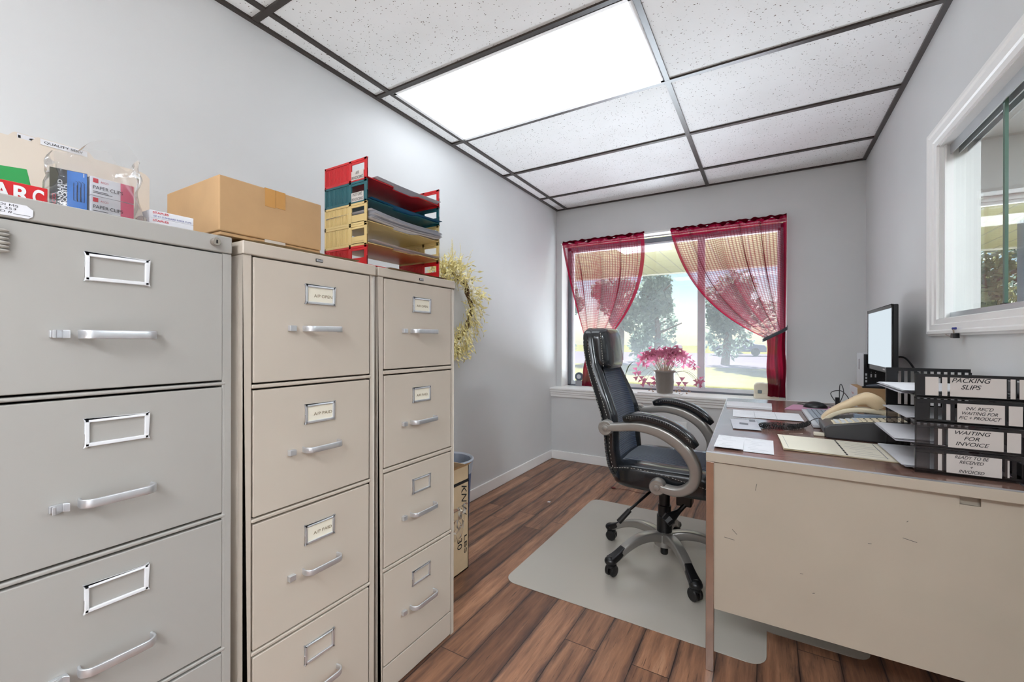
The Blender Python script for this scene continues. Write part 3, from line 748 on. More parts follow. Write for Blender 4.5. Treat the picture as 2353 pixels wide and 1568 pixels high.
for k, lab in ((0, 'lower white and pink clip box of the two stacked in the clear bag'), (1, 'upper white and pink clip box of the two stacked in the clear bag')):
    b = thing('clip_box', lab, 'box', (-1.05, .302, TOP + .034 * k), 0, 'clip boxes in the clear bag')
    bm_ = Matrix.Translation((-1.05, .270, TOP + .0345 * k)) @ Matrix.Rotation(math.radians(4), 4, 'Z')
    M().box(-.04, .014, .002, .064, 0, .034, mat=bm_).build('carton', PAPER, b, bevel=.0008)
    M().box(.0136, .0147, .044, .0636, .0006, .0335, mat=bm_).build('pink_panel', PINKC, b)
    rr = bm_.to_3x3() @ Vector((0, 1, 0))
    text('PAPER CLIPS', b, on(bm_, (.015, .026, .015)), rr, (0, 0, 1), INK, width=.042, height=.0062)
    text('ACCO', b, on(bm_, (.015, .0205, .026)), rr, (0, 0, 1), REDINK, width=.011, height=.0034)
    M().box(.0138, .0146, .005, .012, .0235, .031, mat=bm_).build('red_mark', REDB, b)
    for q in range(2): M().box(.0138, .0145, .005, .026 + .006 * q, .0075 - .0025 * q, .0083 - .0025 * q, mat=bm_).build('fine_print', INK, b)
# clear bag
from mathutils import noise as mnoise
def bag(u, v):
    a = 2 * PI * u; z = v
    hy = .068 * (1 - .20 * z) * (1 + .07 * math.sin(3 * a + 4 * z)); hx = .05 * (1 - .30 * z)
    cc, ss = math.cos(a), math.sin(a); e = .6
    x = hx * math.copysign(abs(cc) ** e, cc); y = hy * math.copysign(abs(ss) ** e, ss)
    nv = mnoise.noise_vector(Vector((cc * 1.6, ss * 1.6, z * 4.2)))
    x += .016 * nv.x * z; y += .014 * nv.y * (z + .1)
    top = TOP + .001 + .122 * v + (.012 * math.sin(2 * a + 1) + .008 * math.sin(5 * a)) * v ** 3 - .034 * max(0, -math.sin(a)) * v
    return (-1.057 + x, .283 + y, top)
bgm = M(); bgm.grid(bag, 64, 26, closed_u=True)
tag(bgm.build('plastic_bag', POLY, smooth=60), 'crumpled clear plastic bag around the clip boxes', 'bag')
for k, lab in ((0, 'lower small white clip carton at the right end of the grey cabinet'), (1, 'upper small white clip carton with red and blue print')):
    b = thing('clip_carton', lab, 'box', (-1.06, .392, TOP + .0152 * k), 0, 'white clip cartons on the grey cabinet')
    M().box(-1.10, -1.032, .356, .4305, TOP + .0152 * k, TOP + .0150 * (k + 1)).build('carton', PAPER, b, bevel=.0006)
    text('STAPLES', b, (-1.0315, .374, TOP + .0152 * k + .0105), (0, 1, 0), (0, 0, 1), REDINK, width=.026, height=.0042, bold=.02)
    if k: text('100 #1 STANDARD PAPER CLIPS', b, (-1.0315, .394, TOP + .0152 * k + .0036), (0, 1, 0), (0, 0, 1), BLUEINK, width=.064, height=.0036)
tr_ = M(); tr_.lathe([(.008, 0), (.008, .05)], mat=Matrix.Translation((-1.09, .347, TOP + .008)) @ Matrix.Rotation(PI / 2, 4, 'Y'), n=16)
tag(tr_.build('metal_tube', CHROME), 'short shiny tube lying left of the small white clip cartons', 'tube')

# ================================================================== MIDDLE CABINET: FOLDERS AND CARTON
T2 = 1.314
def flat_folder(label, x0, x1, y0, y1, z, rz, name='manila_folder', group='manila folders lying on the tan cabinets', m=None, wob=.0008, dz=.0012):
    t = thing(name, label, 'folder', ((x0 + x1) / 2, (y0 + y1) / 2, z), rz, group)
    R = Matrix.Translation(((x0 + x1) / 2, (y0 + y1) / 2, z)) @ Matrix.Rotation(rz, 4, 'Z')
    a, b = (x1 - x0) / 2, (y1 - y0) / 2
    def fn(off):
        return lambda u, v: R @ Vector(((u * 2 - 1) * a, (v * 2 - 1) * b, off + wob * (u ** 3) * (1 + math.sin(7 * v))))
    for k, nm in ((0, 'lower_flap'), (1, 'upper_flap')):
        mb = M(); mb.grid(fn(.0004 + k * dz), 10, 8); mb.grid(fn(.0012 + k * dz), 10, 8); mb.build(nm, m or MANILA, t, smooth=60)
    return t
flat_folder('lowest manila folder fanned out under the cardboard carton', -1.33, -1.012, .52, .795, T2, .04)
flat_folder('upper manila folder fanned out under the cardboard carton', -1.32, -1.010, .545, .84, T2 + .0032, -.05)
flat_folder('topmost manila folder under the carton, pushed to the right', -1.33, -1.02, .55, .83, T2 + .0064, -.01)
cb = thing('carton', 'closed brown cardboard carton on the middle tan cabinet', 'carton', (-1.155, .602, T2 + .0105))
Zc = T2 + .0105
cm = M(); cm.box(-1.285, -1.030, .478, .728, Zc + .008, Zc + .131); cm.build('box_body', BOARD, cb, bevel=.003)
fl = M(); fl.box(-1.283, -1.033, .482, .601, Zc, Zc + .007); fl.box(-1.283, -1.033, .604, .727, Zc, Zc + .007); fl.build('bottom_flap', BOARD, cb, bevel=.001)
tp = M(); tp.box(-1.0302, -1.0292, .578, .603, Zc + .088, Zc + .1315); tp.box(-1.0302, -1.0292, .604, .628, Zc + .090, Zc + .1315); tp.box(-1.2, -1.0295, .578, .628, Zc + .131, Zc + .1318)
tp.build('tape', TAPE, cb)
M().box(-1.034, -1.0295, .578, .628, Zc + .0, Zc + .0085).build('bottom_tape', mat('tape_pale', (196, 186, 176), .3), cb)
gp_ = M(); gp_.box(-1.284, -1.0295, .6022, .6034, Zc + .1308, Zc + .1314); gp_.build('top_seam', DARK, cb)

# ================================================================== COLOURED LETTER TRAY STACK
def colour_tray(z, m, label, ysides=(.898, 1.234), x0=-1.252, x1=-1.05, card=None, h=.0672):
    t = thing('letter_tray', label, 'letter tray', ((x0 + x1) / 2, sum(ysides) / 2, z), 0, 'coloured letter trays stacked on the tan cabinet')
    ya, yb = ysides; th = .003
    xm = x1 - (x1 - x0) * .385
    for y0_, nm in ((ya, 'left_side'), (yb - th, 'right_side')):
        p = M(); y1_ = y0_ + th
        p.box(x0, x1, y0_ - .001, y1_ + .001, z + h - .007, z + h); p.box(x0, x1, y0_ - .001, y1_ + .001, z, z + .006)
        p.box(x0, x0 + .008, y0_ - .001, y1_ + .001, z, z + h); p.box(x1 - .012, x1, y0_ - .001, y1_ + .001, z, z + h)
        p.box(xm - .004, xm + .006, y0_ - .001, y1_ + .001, z, z + h)
        p.box(x0 + .008, xm - .004, y0_ + .0006, y1_ - .0006, z + .006, z + h - .007)
        n = 17
        for k in range(n):
            xx = x0 + .010 + (xm - .016 - x0) * k / (n - 1); p.box(xx, xx + .003, y0_ - .0008, y1_ + .0008, z + .007, z + h - .008)
        p.box(xm + .006, x1 - .012, y0_, y1_, z + .006, z + .030); p.box(xm + .006, x1 - .012, y0_, y1_, z + h - .014, z + h - .007)
        p.build(nm, m, t, bevel=.0006, seg=1)
    f = M(); f.box(x0, x1 - .022, ya, yb, z + .006, z + .0085)
    f.prism([(x1 - .022, ya), (x1 - .002, ya), (x1 - .002, ya + .11), (x1 - .022, ya + .125)], 'z', z + .006, z + .0085)
    f.prism([(x1 - .022, yb), (x1 - .002, yb), (x1 - .002, yb - .11), (x1 - .022, yb - .125)][::-1], 'z', z + .006, z + .0085)
    f.box(x0, x0 + .003, ya, yb, z + .006, z + .05)
    f.build('floor_plate', m, t)
    if card:
        c = M().box(xm + .008, x1 - .014, ya - .0016, ya - .0008, z + .004, z + .032).build('card', CARD, t)
        text(card, t, ((xm + x1) / 2 - .003, ya - .0022, z + .018), (1, 0, 0), (0, 0, 1), INK, width=.052, height=.024, shear=.15, line=1.1)
    return t
zt = T2 + .004; P5 = .0672
colour_tray(zt, REDP, 'red letter tray at the bottom of the coloured stack')
colour_tray(zt + P5, YELP, 'lower yellow letter tray of the coloured stack')
colour_tray(zt + 2 * P5, YELP, 'upper yellow letter tray holding a thick pile of paper')
colour_tray(zt + 3 * P5, TEALP, 'dark teal letter tray second from the top of the coloured stack', card='IN STORE\nINVOICING')
colour_tray(zt + 4 * P5, REDP, 'red letter tray at the top of the coloured stack', card='A/R\nINVOICING')
def sheet_stack(label, x0, x1, y0, y1, z, n, m, sag=.004, seed=0, name='paper_stack', th=.0018, rz=0, group=None, spread=.008, curl=0.0):
    rnd = random.Random(seed)
    t = thing(name, label, 'papers', ((x0 + x1) / 2, (y0 + y1) / 2, z), 0, group)
    for k in range(n):
        dx, dy, a = rnd.uniform(-spread, spread), rnd.uniform(-spread, spread), rnd.uniform(-.03, .03) + rz
        R = Matrix.Translation(((x0 + x1) / 2 + dx, (y0 + y1) / 2 + dy, z + k * th)) @ Matrix.Rotation(a, 4, 'Z')
        A, B = (x1 - x0) / 2, (y1 - y0) / 2
        def fn(o): return lambda u, v: R @ Vector(((u * 2 - 1) * A, (v * 2 - 1) * B, o + sag * (.5 - .5 * math.cos(2 * PI * v)) * .0 + sag * math.sin(PI * v) * -(u) + sag * u + curl * max(0, u - .55) ** 2))
        mb = M(); mb.grid(fn(0), 6, 12); mb.grid(fn(th * .55), 6, 12); mb.build('sheet', m, t, smooth=60)
    return t
sheet_stack('few white papers in the top red tray', -1.245, -1.042, .93, 1.225, zt + 4 * P5 + .0095, 3, PAPER, .003, 1)
sheet_stack('blue folder lying in the dark teal tray', -1.248, -1.046, .905, 1.228, zt + 3 * P5 + .0095, 1, mat('blue_folder', (34, 98, 140), .4), .003, 2)
sheet_stack('thick pile of white papers overhanging the upper yellow tray', -1.245, -1.034, .905, 1.228, zt + 2 * P5 + .0095, 9, PAPER, .007, 3, th=.003)
sheet_stack('thin pile of papers in the lower yellow tray', -1.245, -1.046, .905, 1.226, zt + P5 + .0095, 3, PAPER, .003, 4)
flat_folder('brown folder sticking out at the front under the coloured tray stack', -1.30, -1.004, .935, 1.20, T2, .05, group='folders under the coloured tray stack', m=mat('brown_folder', (190, 158, 118), .6))
flat_folder('tan envelope between the bottom red tray and the cabinet top', -1.27, -1.01, 1.0, 1.23, T2 + .0030, -.06, name='envelope', group='folders under the coloured tray stack', m=mat('brown_folder', (190, 158, 118), .6), wob=.0006, dz=.0004)

# ================================================================== WREATH ON THE LEFT WALL
wt = thing('wreath', 'pale yellow and cream dried flower wreath on the wall beyond the cabinets', 'wreath', (XL, 2.10, 1.30))
rnd = random.Random(11); wc = Vector((XL + .05, 2.075, 1.30)); WR = .22
rg = M()
for k in range(4):
    rg.tube([wc + Vector((.012 * math.sin(9 * a + k), (WR + .012 * math.cos(7 * a + k * 2)) * math.cos(a), (WR + .012 * math.cos(7 * a + k * 2)) * math.sin(a))) for a in [2 * PI * i / 60 for i in range(60)]], .007, 6, closed=True)
rg.build('twig_ring', TWIG, wt)
sg_, lf = M(), M()
def leaf(mb, p, d, n, L, w):
    s = d.cross(n).normalized()
    mb.add([p, p + d * L * .45 + s * w, p + d * L + n * L * .1, p + d * L * .45 - s * w], [(0, 1, 2, 3)])
for k in range(420):
    a = rnd.uniform(0, 2 * PI); rr = WR + rnd.uniform(-.085, .04)
    p = wc + Vector((rnd.uniform(-.015, .05), rr * math.cos(a), rr * math.sin(a)))
    tang = Vector((0, -math.sin(a), math.cos(a))); rad = Vector((0, math.cos(a), math.sin(a)))
    tang = tang * (1 if math.cos(a) < 0 else -1) if math.sin(a) < .6 else tang * rnd.choice((-1, 1))
    d = (tang * rnd.uniform(.2, 1) + rad * rnd.uniform(.0, .7) + Vector((rnd.uniform(.0, .5), 0, -.25 if math.sin(a) < .3 else .25))).normalized()
    L = rnd.uniform(.05, .13)
    pts = [p + d * L * t_ + Vector((0, 0, -.02)) * t_ * t_ for t_ in (0, .33, .66, 1)]
    sg_.tube(pts, [.0016, .0014, .0011, .0007], 4)
    for j in range(6):
        t_ = .25 + .75 * j / 5; q = p + d * L * t_ + Vector((0, 0, -.02)) * t_ * t_
        dd = (d + Vector((rnd.gauss(0, .7), rnd.gauss(0, .7), rnd.gauss(0, .7)))).normalized(); n = Vector((1, rnd.gauss(0, .5), rnd.gauss(0, .5))).normalized()
        if abs(dd.dot(n)) > .95: continue
        leaf(lf, q, dd, n, rnd.uniform(.018, .038), rnd.uniform(.0035, .0075))
for k in range(16):
    a = rnd.uniform(1.0, 1.9); p = wc + Vector((.01, WR * math.cos(a), WR * math.sin(a))); d = Vector((rnd.uniform(0, .25), rnd.uniform(-.35, .5), 1)).normalized(); L = rnd.uniform(.10, .2)
    sg_.tube([p + d * L * t_ for t_ in (0, .5, 1)], [.0014, .001, .0005], 4)
    for j in range(9): leaf(lf, p + d * L * (.35 + .65 * j / 8), (d + Vector((rnd.gauss(0, .5), rnd.gauss(0, .5), 0))).normalized(), Vector((1, .2, 0)), .02, .003)
sg_.build('sprig_stems', mat('straw_stem', (214, 198, 134), .7), wt); lf.build('leaf_sprays', WREATHG, wt, smooth=0)
for k in range(22):
    a = rnd.uniform(0, 2 * PI) if k > 14 else rnd.uniform(-1.2, 1.4); rr = WR + rnd.uniform(-.01, .04); p = wc + Vector((.035, rr * math.cos(a), rr * math.sin(a)))
    fm = M()
    for j in range(7):
        b = 2 * PI * j / 7; d = Vector((.45, math.cos(b), math.sin(b))).normalized()
        s = d.cross(Vector((1, 0, 0))).normalized(); L = .036
        fm.add([p, p + d * L * .5 + s * .013, p + d * L, p + d * L * .5 - s * .013], [(0, 1, 2, 3)])
    fm.ball(p + Vector((.008, 0, 0)), .012, 8, 6); fm.build('cream_flower', FLOWERW, wt, smooth=0)

# ================================================================== TALL CARTON AND BIN BEYOND THE CABINETS
bc = thing('tall_carton', 'tall open brown carton with black handwriting behind the last cabinet', 'carton', (-1.42, 1.50, 0))
b = M(); X0, X1, Y0, Y1, H = -1.60, -1.235, 1.34, 1.67, .495; w = .005
b.box(X1 - w, X1, Y0, Y1, 0, H); b.box(X0, X0 + w, Y0, Y1, 0, H); b.box(X0, X1, Y0, Y0 + w, 0, H); b.box(X0, X1, Y1 - w, Y1, 0, H); b.box(X0, X1, Y0, Y1, 0, .006)
b.build('box_body', BOARD2, bc)
fl2 = M(); fl2.add([(X1, Y0, H), (X1, Y1, H), (X1 + .012, Y1 + .01, H + .014), (X1 + .010, Y0, H + .02)], [(0, 1, 2, 3)]); fl2.build('torn_flap', BOARD, bc)
M().box(X1, X1 + .0012, Y0, Y1, H - .078, H - .064).build('black_stripe', INK, bc)
text('KNW', bc, (X1 + .0015, 1.632, .335), (0, 0, -1), (0, 1, 0), INK, width=.15, height=.04, shear=.3)
text('30', bc, (X1 + .0015, 1.60, .14), (0, 0, -1), (0, 1, 0), INK, width=.05, height=.034)
text('LBS', bc, (X1 + .0015, 1.645, .125), (0, 0, -1), (0, 1, 0), INK, width=.085, height=.02)
M().box(X1, X1 + .001, 1.52, 1.615, .300, .303).build('pen_line', INK, bc)
pb = M(); rnd = random.Random(3)
nz = [[rnd.uniform(-1, 1) for _ in range(12)] for _ in range(12)]
pb.grid(lambda u, v: (X1 + .012 + .009 * nz[int(u * 8)][int(v * 10)], 1.50 + .145 * u - .05 * v * u, .175 + .15 * (1 - v) + .01 * nz[int(v * 10)][int(u * 8)] * (1 if 0 < v < 1 else .3)), 8, 10)
tag(pb.build('plastic_wrapper', POLY, smooth=0), 'scrap of clear crinkled plastic stuck on the tall carton', 'wrapper')
bn = thing('waste_bin', 'blue-rimmed waste bin with a liner behind the tall carton', 'bin', (-1.47, 1.81, 0))
bb = M(); bb.lathe([(.10, 0), (.122, .43), (.13, .45), (.127, .455), (.118, .45), (.095, .01)], (-1.47, 1.81, 0), 28); bb.build('bin_body', BINP, bn)
ln = M(); ln.lathe([(.125, .39), (.131, .44), (.134, .458), (.127, .464), (.117, .456), (.112, .38)], (-1.47, 1.81, 0), 28, cap=False); ln.build('bin_liner', mat('white_liner', (206, 212, 222), .4, alpha=.6), bn)

# ================================================================== CHAIR MAT AND CHAIR
mt = M()
outl = rpoly(-1.033, .0, 1.662, 2.84, .06, 6)
mt.prism(outl, 'z', .0005, .0032)
tag(mt.build('chair_mat', VINYL, bevel=.001, seg=1), 'frosted clear vinyl chair mat under the office chair', 'chair mat')
lip = M(); lip.prism(rpoly(-.03, .31, 1.875, 2.62, .05, 6), 'z', .0006, .0030)
lo = lip.build('mat_lip', VINYL, bpy.data.objects['chair_mat'])

CXc, CYc = -.435, 2.205
ch = thing('office_chair', 'black leather high-back office chair with silver arms on the clear mat', 'office chair', (CXc, CYc, .0032))
def L(p): return (CXc + p[0], CYc + p[1], p[2])
# base: five arched legs with casters
angs = [math.radians(a) for a in (18, 90, 161.5, 234, 304)]
hub = M(); hub.lathe([(.030, .085), (.046, .09), (.048, .15), (.036, .158)], L((0, 0, 0)), 24); hub.build('hub', SILVER, ch)
col = M(); col.lathe([(.016, .045), (.018, .05), (.018, .15), (.036, .151), (.036, .235), (.031, .237), (.031, .285), (.026, .287), (.026, .39)], L((0, 0, 0)), 24)
col.build('gas_column', BLACKP, ch)
for a in angs:
    d = Vector((math.cos(a), math.sin(a), 0)); s = Vector((-math.sin(a), math.cos(a), 0)); R = .315
    pts = [Vector(L((0, 0, 0))) + d * r_ + Vector((0, 0, z)) for r_, z in ((.03, .132), (.09, .146), (.16, .142), (.23, .118), (.285, .086), (R + .005, .070))]
    lg = M(); sp5 = spline(pts, 4); N = len(sp5)
    lg.sweep(sp5, s, rrect(.024, .020, .008, 3), scale=[(1.05 - .3 * i / N, 1.15 - .55 * i / N) for i in range(N)])
    leg = lg.build('base_leg', SILVER, ch, smooth=50)
    sp6 = sp5[int(N * .62):]
    cp = M(); cp.sweep([p + Vector((0, 0, .004)) for p in sp6], s, rrect(.0235, .016, .008, 3), scale=[(.8 + .35 * i / len(sp6), .9 + .1 * i / len(sp6)) for i in range(len(sp6))]); 
    ce = sp6[-1] + Vector((0, 0, .002)); cp.ball(ce, (.0285, .0285, .021), 18, 10); cp.build('end_cap', BLACKP, leg, smooth=50)
    e = Vector(L((0, 0, 0))) + d * R; tw = a + 1.9
    ax = Vector((math.cos(tw), math.sin(tw), 0)); cz = .0032 + .027
    for sgn in (-1, 1):
        wm = Matrix.Translation(e + ax * sgn * .013 + Vector((0, 0, cz))) @ ax.to_track_quat('Z', 'Y').to_matrix().to_4x4()
        wh = M(); wh.lathe([(.004, -.009), (.022, -.009), (.0268, -.005), (.027, .004), (.022, .009), (.010, .0105)], mat=wm, n=22); wh.build('caster_wheel', BLACKP, leg)
    hd = M(); hd.lathe([(.0235, 0), (.0235, .012), (.014, .018)], e + Vector((0, 0, cz + .014)), 18); hd.build('caster_hood', BLACKP, leg)
# mechanism and levers
mb = M(); mb.box(*[v for v in (CXc - .10, CXc + .13, CYc - .07, CYc + .07)], .375, .412); mb.box(CXc + .06, CXc + .13, CYc - .04, CYc + .04, .305, .376); mb.build('tilt_mechanism', BLACKP, ch, bevel=.008)
lv = M(); lv.tube(spline([L((-.03, -.07, .385)), L((-.05, -.16, .372)), L((-.09, -.23, .335)), L((-.125, -.25, .30))], 4), .006, 8); lv.tube([L((-.105, -.238, .318)), L((-.15, -.262, .262))], [.011, .0125], 10); lv.build('height_lever', BLACKP, ch)
kb = M(); kb.tube(spline([L((.10, -.03, .315)), L((.075, -.05, .285)), L((.04, -.08, .255))], 4), [.013, .012, .011, .011, .012, .015, .02, .024, .027], 10); kb.tube([L((.042, -.078, .257)), L((.024, -.092, .238))], [.030, .026], 10); kb.build('tension_knob', BLACKP, ch)
# seat
def seat_fn(u, v):
    a = 2 * PI * u; ca_, sa_ = math.cos(a), math.sin(a); e = .42
    xx = math.copysign(abs(ca_) ** e, ca_); yy = math.copysign(abs(sa_) ** e, sa_)
    k = [0, .80, .97, 1.0, 1.0, .985, .93, .80, .4, 0][int(round(v * 9))]
    zz = [.405, .405, .415, .435, .475, .505, .522, .530, .528, .524][int(round(v * 9))]
    x = -.215 + .265 + (.265) * xx * k; y = .245 * yy * k
    fr = max(0, (x - .18) / .14)
    z = zz - .035 * fr ** 2 * (zz - .40) / .12
    z -= .008 * (1 - abs(yy)) * (v > .7)
    return L((x, y, z))
sm = M(); sm.grid(seat_fn, 48, 9, closed_u=True); seat = sm.build('seat', LEATHER, ch, smooth=0, subsurf=1)
for p in seat.data.polygons: p.use_smooth = True
sf_ = M()
def seat_pan(u, v):
    x = -.17 + .44 * u; y = -.165 + .33 * v
    ed = min(min(u, 1 - u) * 4, min(v, 1 - v) * 4, 1); fr = max(0, (x - .18) / .14)
    return L((x, y, .5225 + .018 * math.sqrt(ed) - .034 * fr ** 2))
sf_.grid(seat_pan, 16, 16); sf_.build('seat_panel', SEATF, seat, smooth=80)
st = M()
for z_, kk in ((.484, 1.003),):
    for sgn in (-1, 1):
        pass
def dashes(path, r=.0009, seglen=.007, gap=.005, m=None):
    m = m or M(); P = [Vector(p) for p in path]; acc = 0; 
    for i in range(len(P) - 1):
        d = P[i + 1] - P[i]; Ld = d.length
        while acc + seglen <= Ld:
            m.tube([P[i] + d * (acc / Ld), P[i] + d * ((acc + seglen) / Ld)], r, 5); acc += seglen + gap
        acc = max(0, acc - Ld)
    return m
sd = M()
for sgn in (-1, 1):
    dashes(spline([L((-.20, sgn * .243, .498)), L((-.10, sgn * .2435, .512)), L((.0, sgn * .2435, .507)), L((.10, sgn * .243, .492)), L((.22, sgn * .243, .470)), L((.28, sgn * .232, .452))], 10), m=sd)
sd.build('stitching', STITCH, seat)
# backrest shell: (z, rear x, front x of the bolster, half width, dent)
BK = [(.44, -.215, -.135, .195, .028), (.50, -.235, -.150, .225, .045), (.58, -.243, -.162, .238, .05), (.66, -.250, -.160, .238, .05), (.74, -.268, -.170, .232, .048), (.82, -.298, -.200, .222, .042), (.90, -.330, -.236, .205, .035), (.98, -.358, -.272, .188, .02), (1.06, -.376, -.290, .176, .01), (1.12, -.380, -.300, .165, .004), (1.15, -.372, -.318, .150, 0), (1.158, -.355, -.335, .12, 0)]
def bk(z):
    for i in range(len(BK) - 1):
        if BK[i][0] <= z <= BK[i + 1][0]:
            t_ = (z - BK[i][0]) / (BK[i + 1][0] - BK[i][0]); return [BK[i][k] + (BK[i + 1][k] - BK[i][k]) * t_ for k in range(5)]
    return BK[-1] if z > BK[-1][0] else BK[0]
NZ = 40
def back_fn(u, v):
    z, xr, xf_, w_, dn = bk(BK[0][0] + (BK[-1][0] - BK[0][0]) * v)
    a = 2 * PI * u; ca_, sa_ = math.cos(a), math.sin(a); e = .5
    yy = math.copysign(abs(sa_) ** .62, sa_) * w_; q = math.copysign(abs(ca_) ** e, ca_)
    xm_, hd_ = (xr + xf_) / 2, (xf_ - xr) / 2
    x = xm_ + hd_ * q
    r_ = abs(yy) / w_
    if q > 0: x -= dn * max(0, 1 - (r_ / .80) ** 4) * q
    return L((x, yy, z))
bs = M(); bs.grid(back_fn, 56, NZ, closed_u=True)
bs.add([back_fn(i / 56, 1) for i in range(56)], [tuple(range(56))]); bs.add([back_fn(i / 56, 0) for i in range(56)], [tuple(range(56))[::-1]])
back = bs.build('backrest', LEATHER, ch, smooth=70)
pn = M()
def pan(u, v):
    z = .485 + .50 * v; _, xr, xf_, w_, dn = bk(z); y = (u * 2 - 1) * w_ * .66
    r_ = abs(y) / w_; return L((xf_ - dn * max(0, 1 - (r_ / .80) ** 4) + .004, y, z))
pn.grid(pan, 20, 30); pn.build('mesh_panel', MESHF, back, smooth=80)
sb = M()
for sgn in (-1, 1):
    for q in (.25, .52):
        path = []
        for k in range(34):
            z = .50 + .61 * k / 33; _, xr, xf_, w_, dn = bk(z); path.append(L((xr + (xf_ - xr) * q, sgn * (w_ + .0008) * (1 if q < .5 else 1), z)))
        dashes(path, m=sb)
sb.build('stitching', STITCH, back)
side = M()
for sgn in (-1, 1):
    def sidef(u, v, sgn=sgn):
        z = .46 + .36 * v; _, xr, xf_, w_, dn = bk(z); q = .02 + .42 * u * (1 - .5 * v)
        a = math.acos(max(-1, min(1, math.copysign(abs(2 * q - 1) ** 2, 2 * q - 1)))); yy = (abs(math.sin(a)) ** .62) * w_
        return L((xr + (xf_ - xr) * q, sgn * (yy + .0025), z))
    side.grid(sidef, 8, 14)
side.build('side_fabric', m_fabric('dark_side_fabric', (24, 28, 36), 2, 330), back, smooth=80)
def head_fn(u, v):
    ph = PI * (v - .5); th_ = 2 * PI * u; e1, e2 = .42, .38
    cp_, sp_ = math.cos(ph), math.sin(ph); ct, st__ = math.cos(th_), math.sin(th_)
    f_ = lambda c_, e: math.copysign(abs(c_) ** e, c_)
    x = .062 * f_(cp_, e1) * f_(ct, .8); y = .163 * f_(cp_, e1) * f_(st__, e2); z = .108 * f_(sp_, e1)
    return L((-.305 + x - .10 * z - .25 * (y * y) + .004, y, 1.052 + z))
hm_ = M(); hm_.grid(head_fn, 48, 24, closed_u=True); hd_ = hm_.build('headrest', LEATHER, ch, smooth=80)
hs = M()
for sgn in (-1, 1):
    dashes([L((-.318 + .05 - .10 * z, sgn * .1565, 1.052 + z)) for z in [-.085 + .17 * k / 14 for k in range(15)]], m=hs)
hs.build('stitching', STITCH, hd_)
# arms
for sgn, nm in ((-1, 'armrest'), (1, 'armrest')):
    y = sgn * .292
    ap = [(-.198, .697), (-.13, .706), (-.05, .716), (.04, .700), (.12, .655), (.168, .595), (.182, .54), (.165, .490), (.11, .458), (.03, .466)]
    path = spline([L((p[0], y, p[1])) for p in ap], 6); N = len(path)
    am_ = M(); am_.sweep(path, (0, 1, 0), rrect(.026, .019, .009, 3), scale=[(1, .82 + .42 * math.sin(PI * i / (N - 1))) for i in range(N)])
    for p in (ap[0], ap[-1]):
        am_.lathe([(.001, -.024), (.030, -.024), (.034, -.018), (.034, .018), (.030, .024), (.001, .024)], mat=Matrix.Translation(L((p[0], y, p[1]))) @ Matrix.Rotation(PI / 2, 4, 'X'), n=26)
    arm = am_.build(nm, SILVER, ch, smooth=45)
    bo = M()
    for p in (ap[0], ap[-1]):
        bo.lathe([(.019, 0), (.019, .003), (.013, .0035), (.011, .008), (.004, .010)], mat=Matrix.Translation(L((p[0], y - .024, p[1]))) @ Matrix.Rotation(PI / 2, 4, 'X'), n=20)
    bo.build('bolt_cap', SILVER, arm)
    for p, zz, xe in ((ap[0], 0, 0), (ap[-1], 0, 0)):
        jn = M(); jn.tube([L((p[0], y + (-sgn) * .02, p[1])), L((p[0] + .01, y - sgn * .075, p[1]))], .014, 10); jn.build('mount_pin', BLACKP, arm)
    pp = spline([L(p) for p in ((-.118, y, .742), (-.06, y, .757), (.0, y, .755), (.07, y, .738), (.13, y, .706), (.185, y, .655))], 5); N = len(pp)
    pd = M(); pd.sweep(pp, (0, 1, 0), rrect(.031, .021, .014, 4), scale=[(min(1, .55 + 1.8 * min(i, N - 1 - i) / N * 2), min(1, .6 + 1.6 * min(i, N - 1 - i) / N * 2)) for i in range(N)])
    pad = pd.build('arm_pad', LEATHER, arm, smooth=60)
    ds = M()
    for q in (-1,):
        for sh in (.006, .012): dashes([p + Vector((0, -.0305 * 1, sh - .004)) for p in pp[2:-2]], .0006, .004, .005, m=ds)
    ds.build('stitching', STITCH, arm)

# ================================================================== DESK
DZ = .727
TL = [(-.175, 1.555), (.560, 1.537), (.562, 3.20), (-.225, 3.10)]
dk = thing('office_desk', 'beige metal office desk with a brown laminate top against the right wall', 'desk', (.19, 2.35, 0))
def off(poly, d): 
    c = Vector((sum(p[0] for p in poly) / 4, sum(p[1] for p in poly) / 4)); return [tuple(Vector(p) + (c - Vector(p)).normalized() * d) for p in poly]
M().prism(TL, 'z', DZ - .033, DZ - .003).build('top_rim', DESKCAB, dk, bevel=.002)
rim = M(); inner = off(TL, .009)
rim.add([(p[0], p[1], DZ - .003) for p in TL] + [(p[0], p[1], DZ - .0005) for p in inner], [(i, (i + 1) % 4, 4 + (i + 1) % 4, 4 + i) for i in range(4)]); rim.build('metal_edge', ALU, dk)
M().prism(inner, 'z', DZ - .004, DZ - .0004).build('desk_top', DESKTOP, dk)
pnl = M(); yf = 1.562; slot = (.432, .472, .668, .692)
pnl.box(-.150, slot[0], yf, yf + .004, .208, DZ - .036); pnl.box(slot[1], .566, yf, yf + .004, .208, DZ - .036); pnl.box(slot[0], slot[1], yf, yf + .004, .208, slot[2])
pnl.box(slot[0], slot[1], yf, yf + .004, slot[3], DZ - .036)
pnl.build('side_panel', DESKCAB, dk, smooth=20)
M().box(slot[0] - .01, slot[1] + .01, yf + .03, yf + .034, slot[2] - .02, slot[3] + .006).build('slot_recess', DARK, dk)
M().box(slot[0], slot[1], yf - .0006, yf + .003, slot[2] - .008, slot[2]).build('slot_tab', DESKCAB, dk)
scm = M(); rnd = random.Random(9)
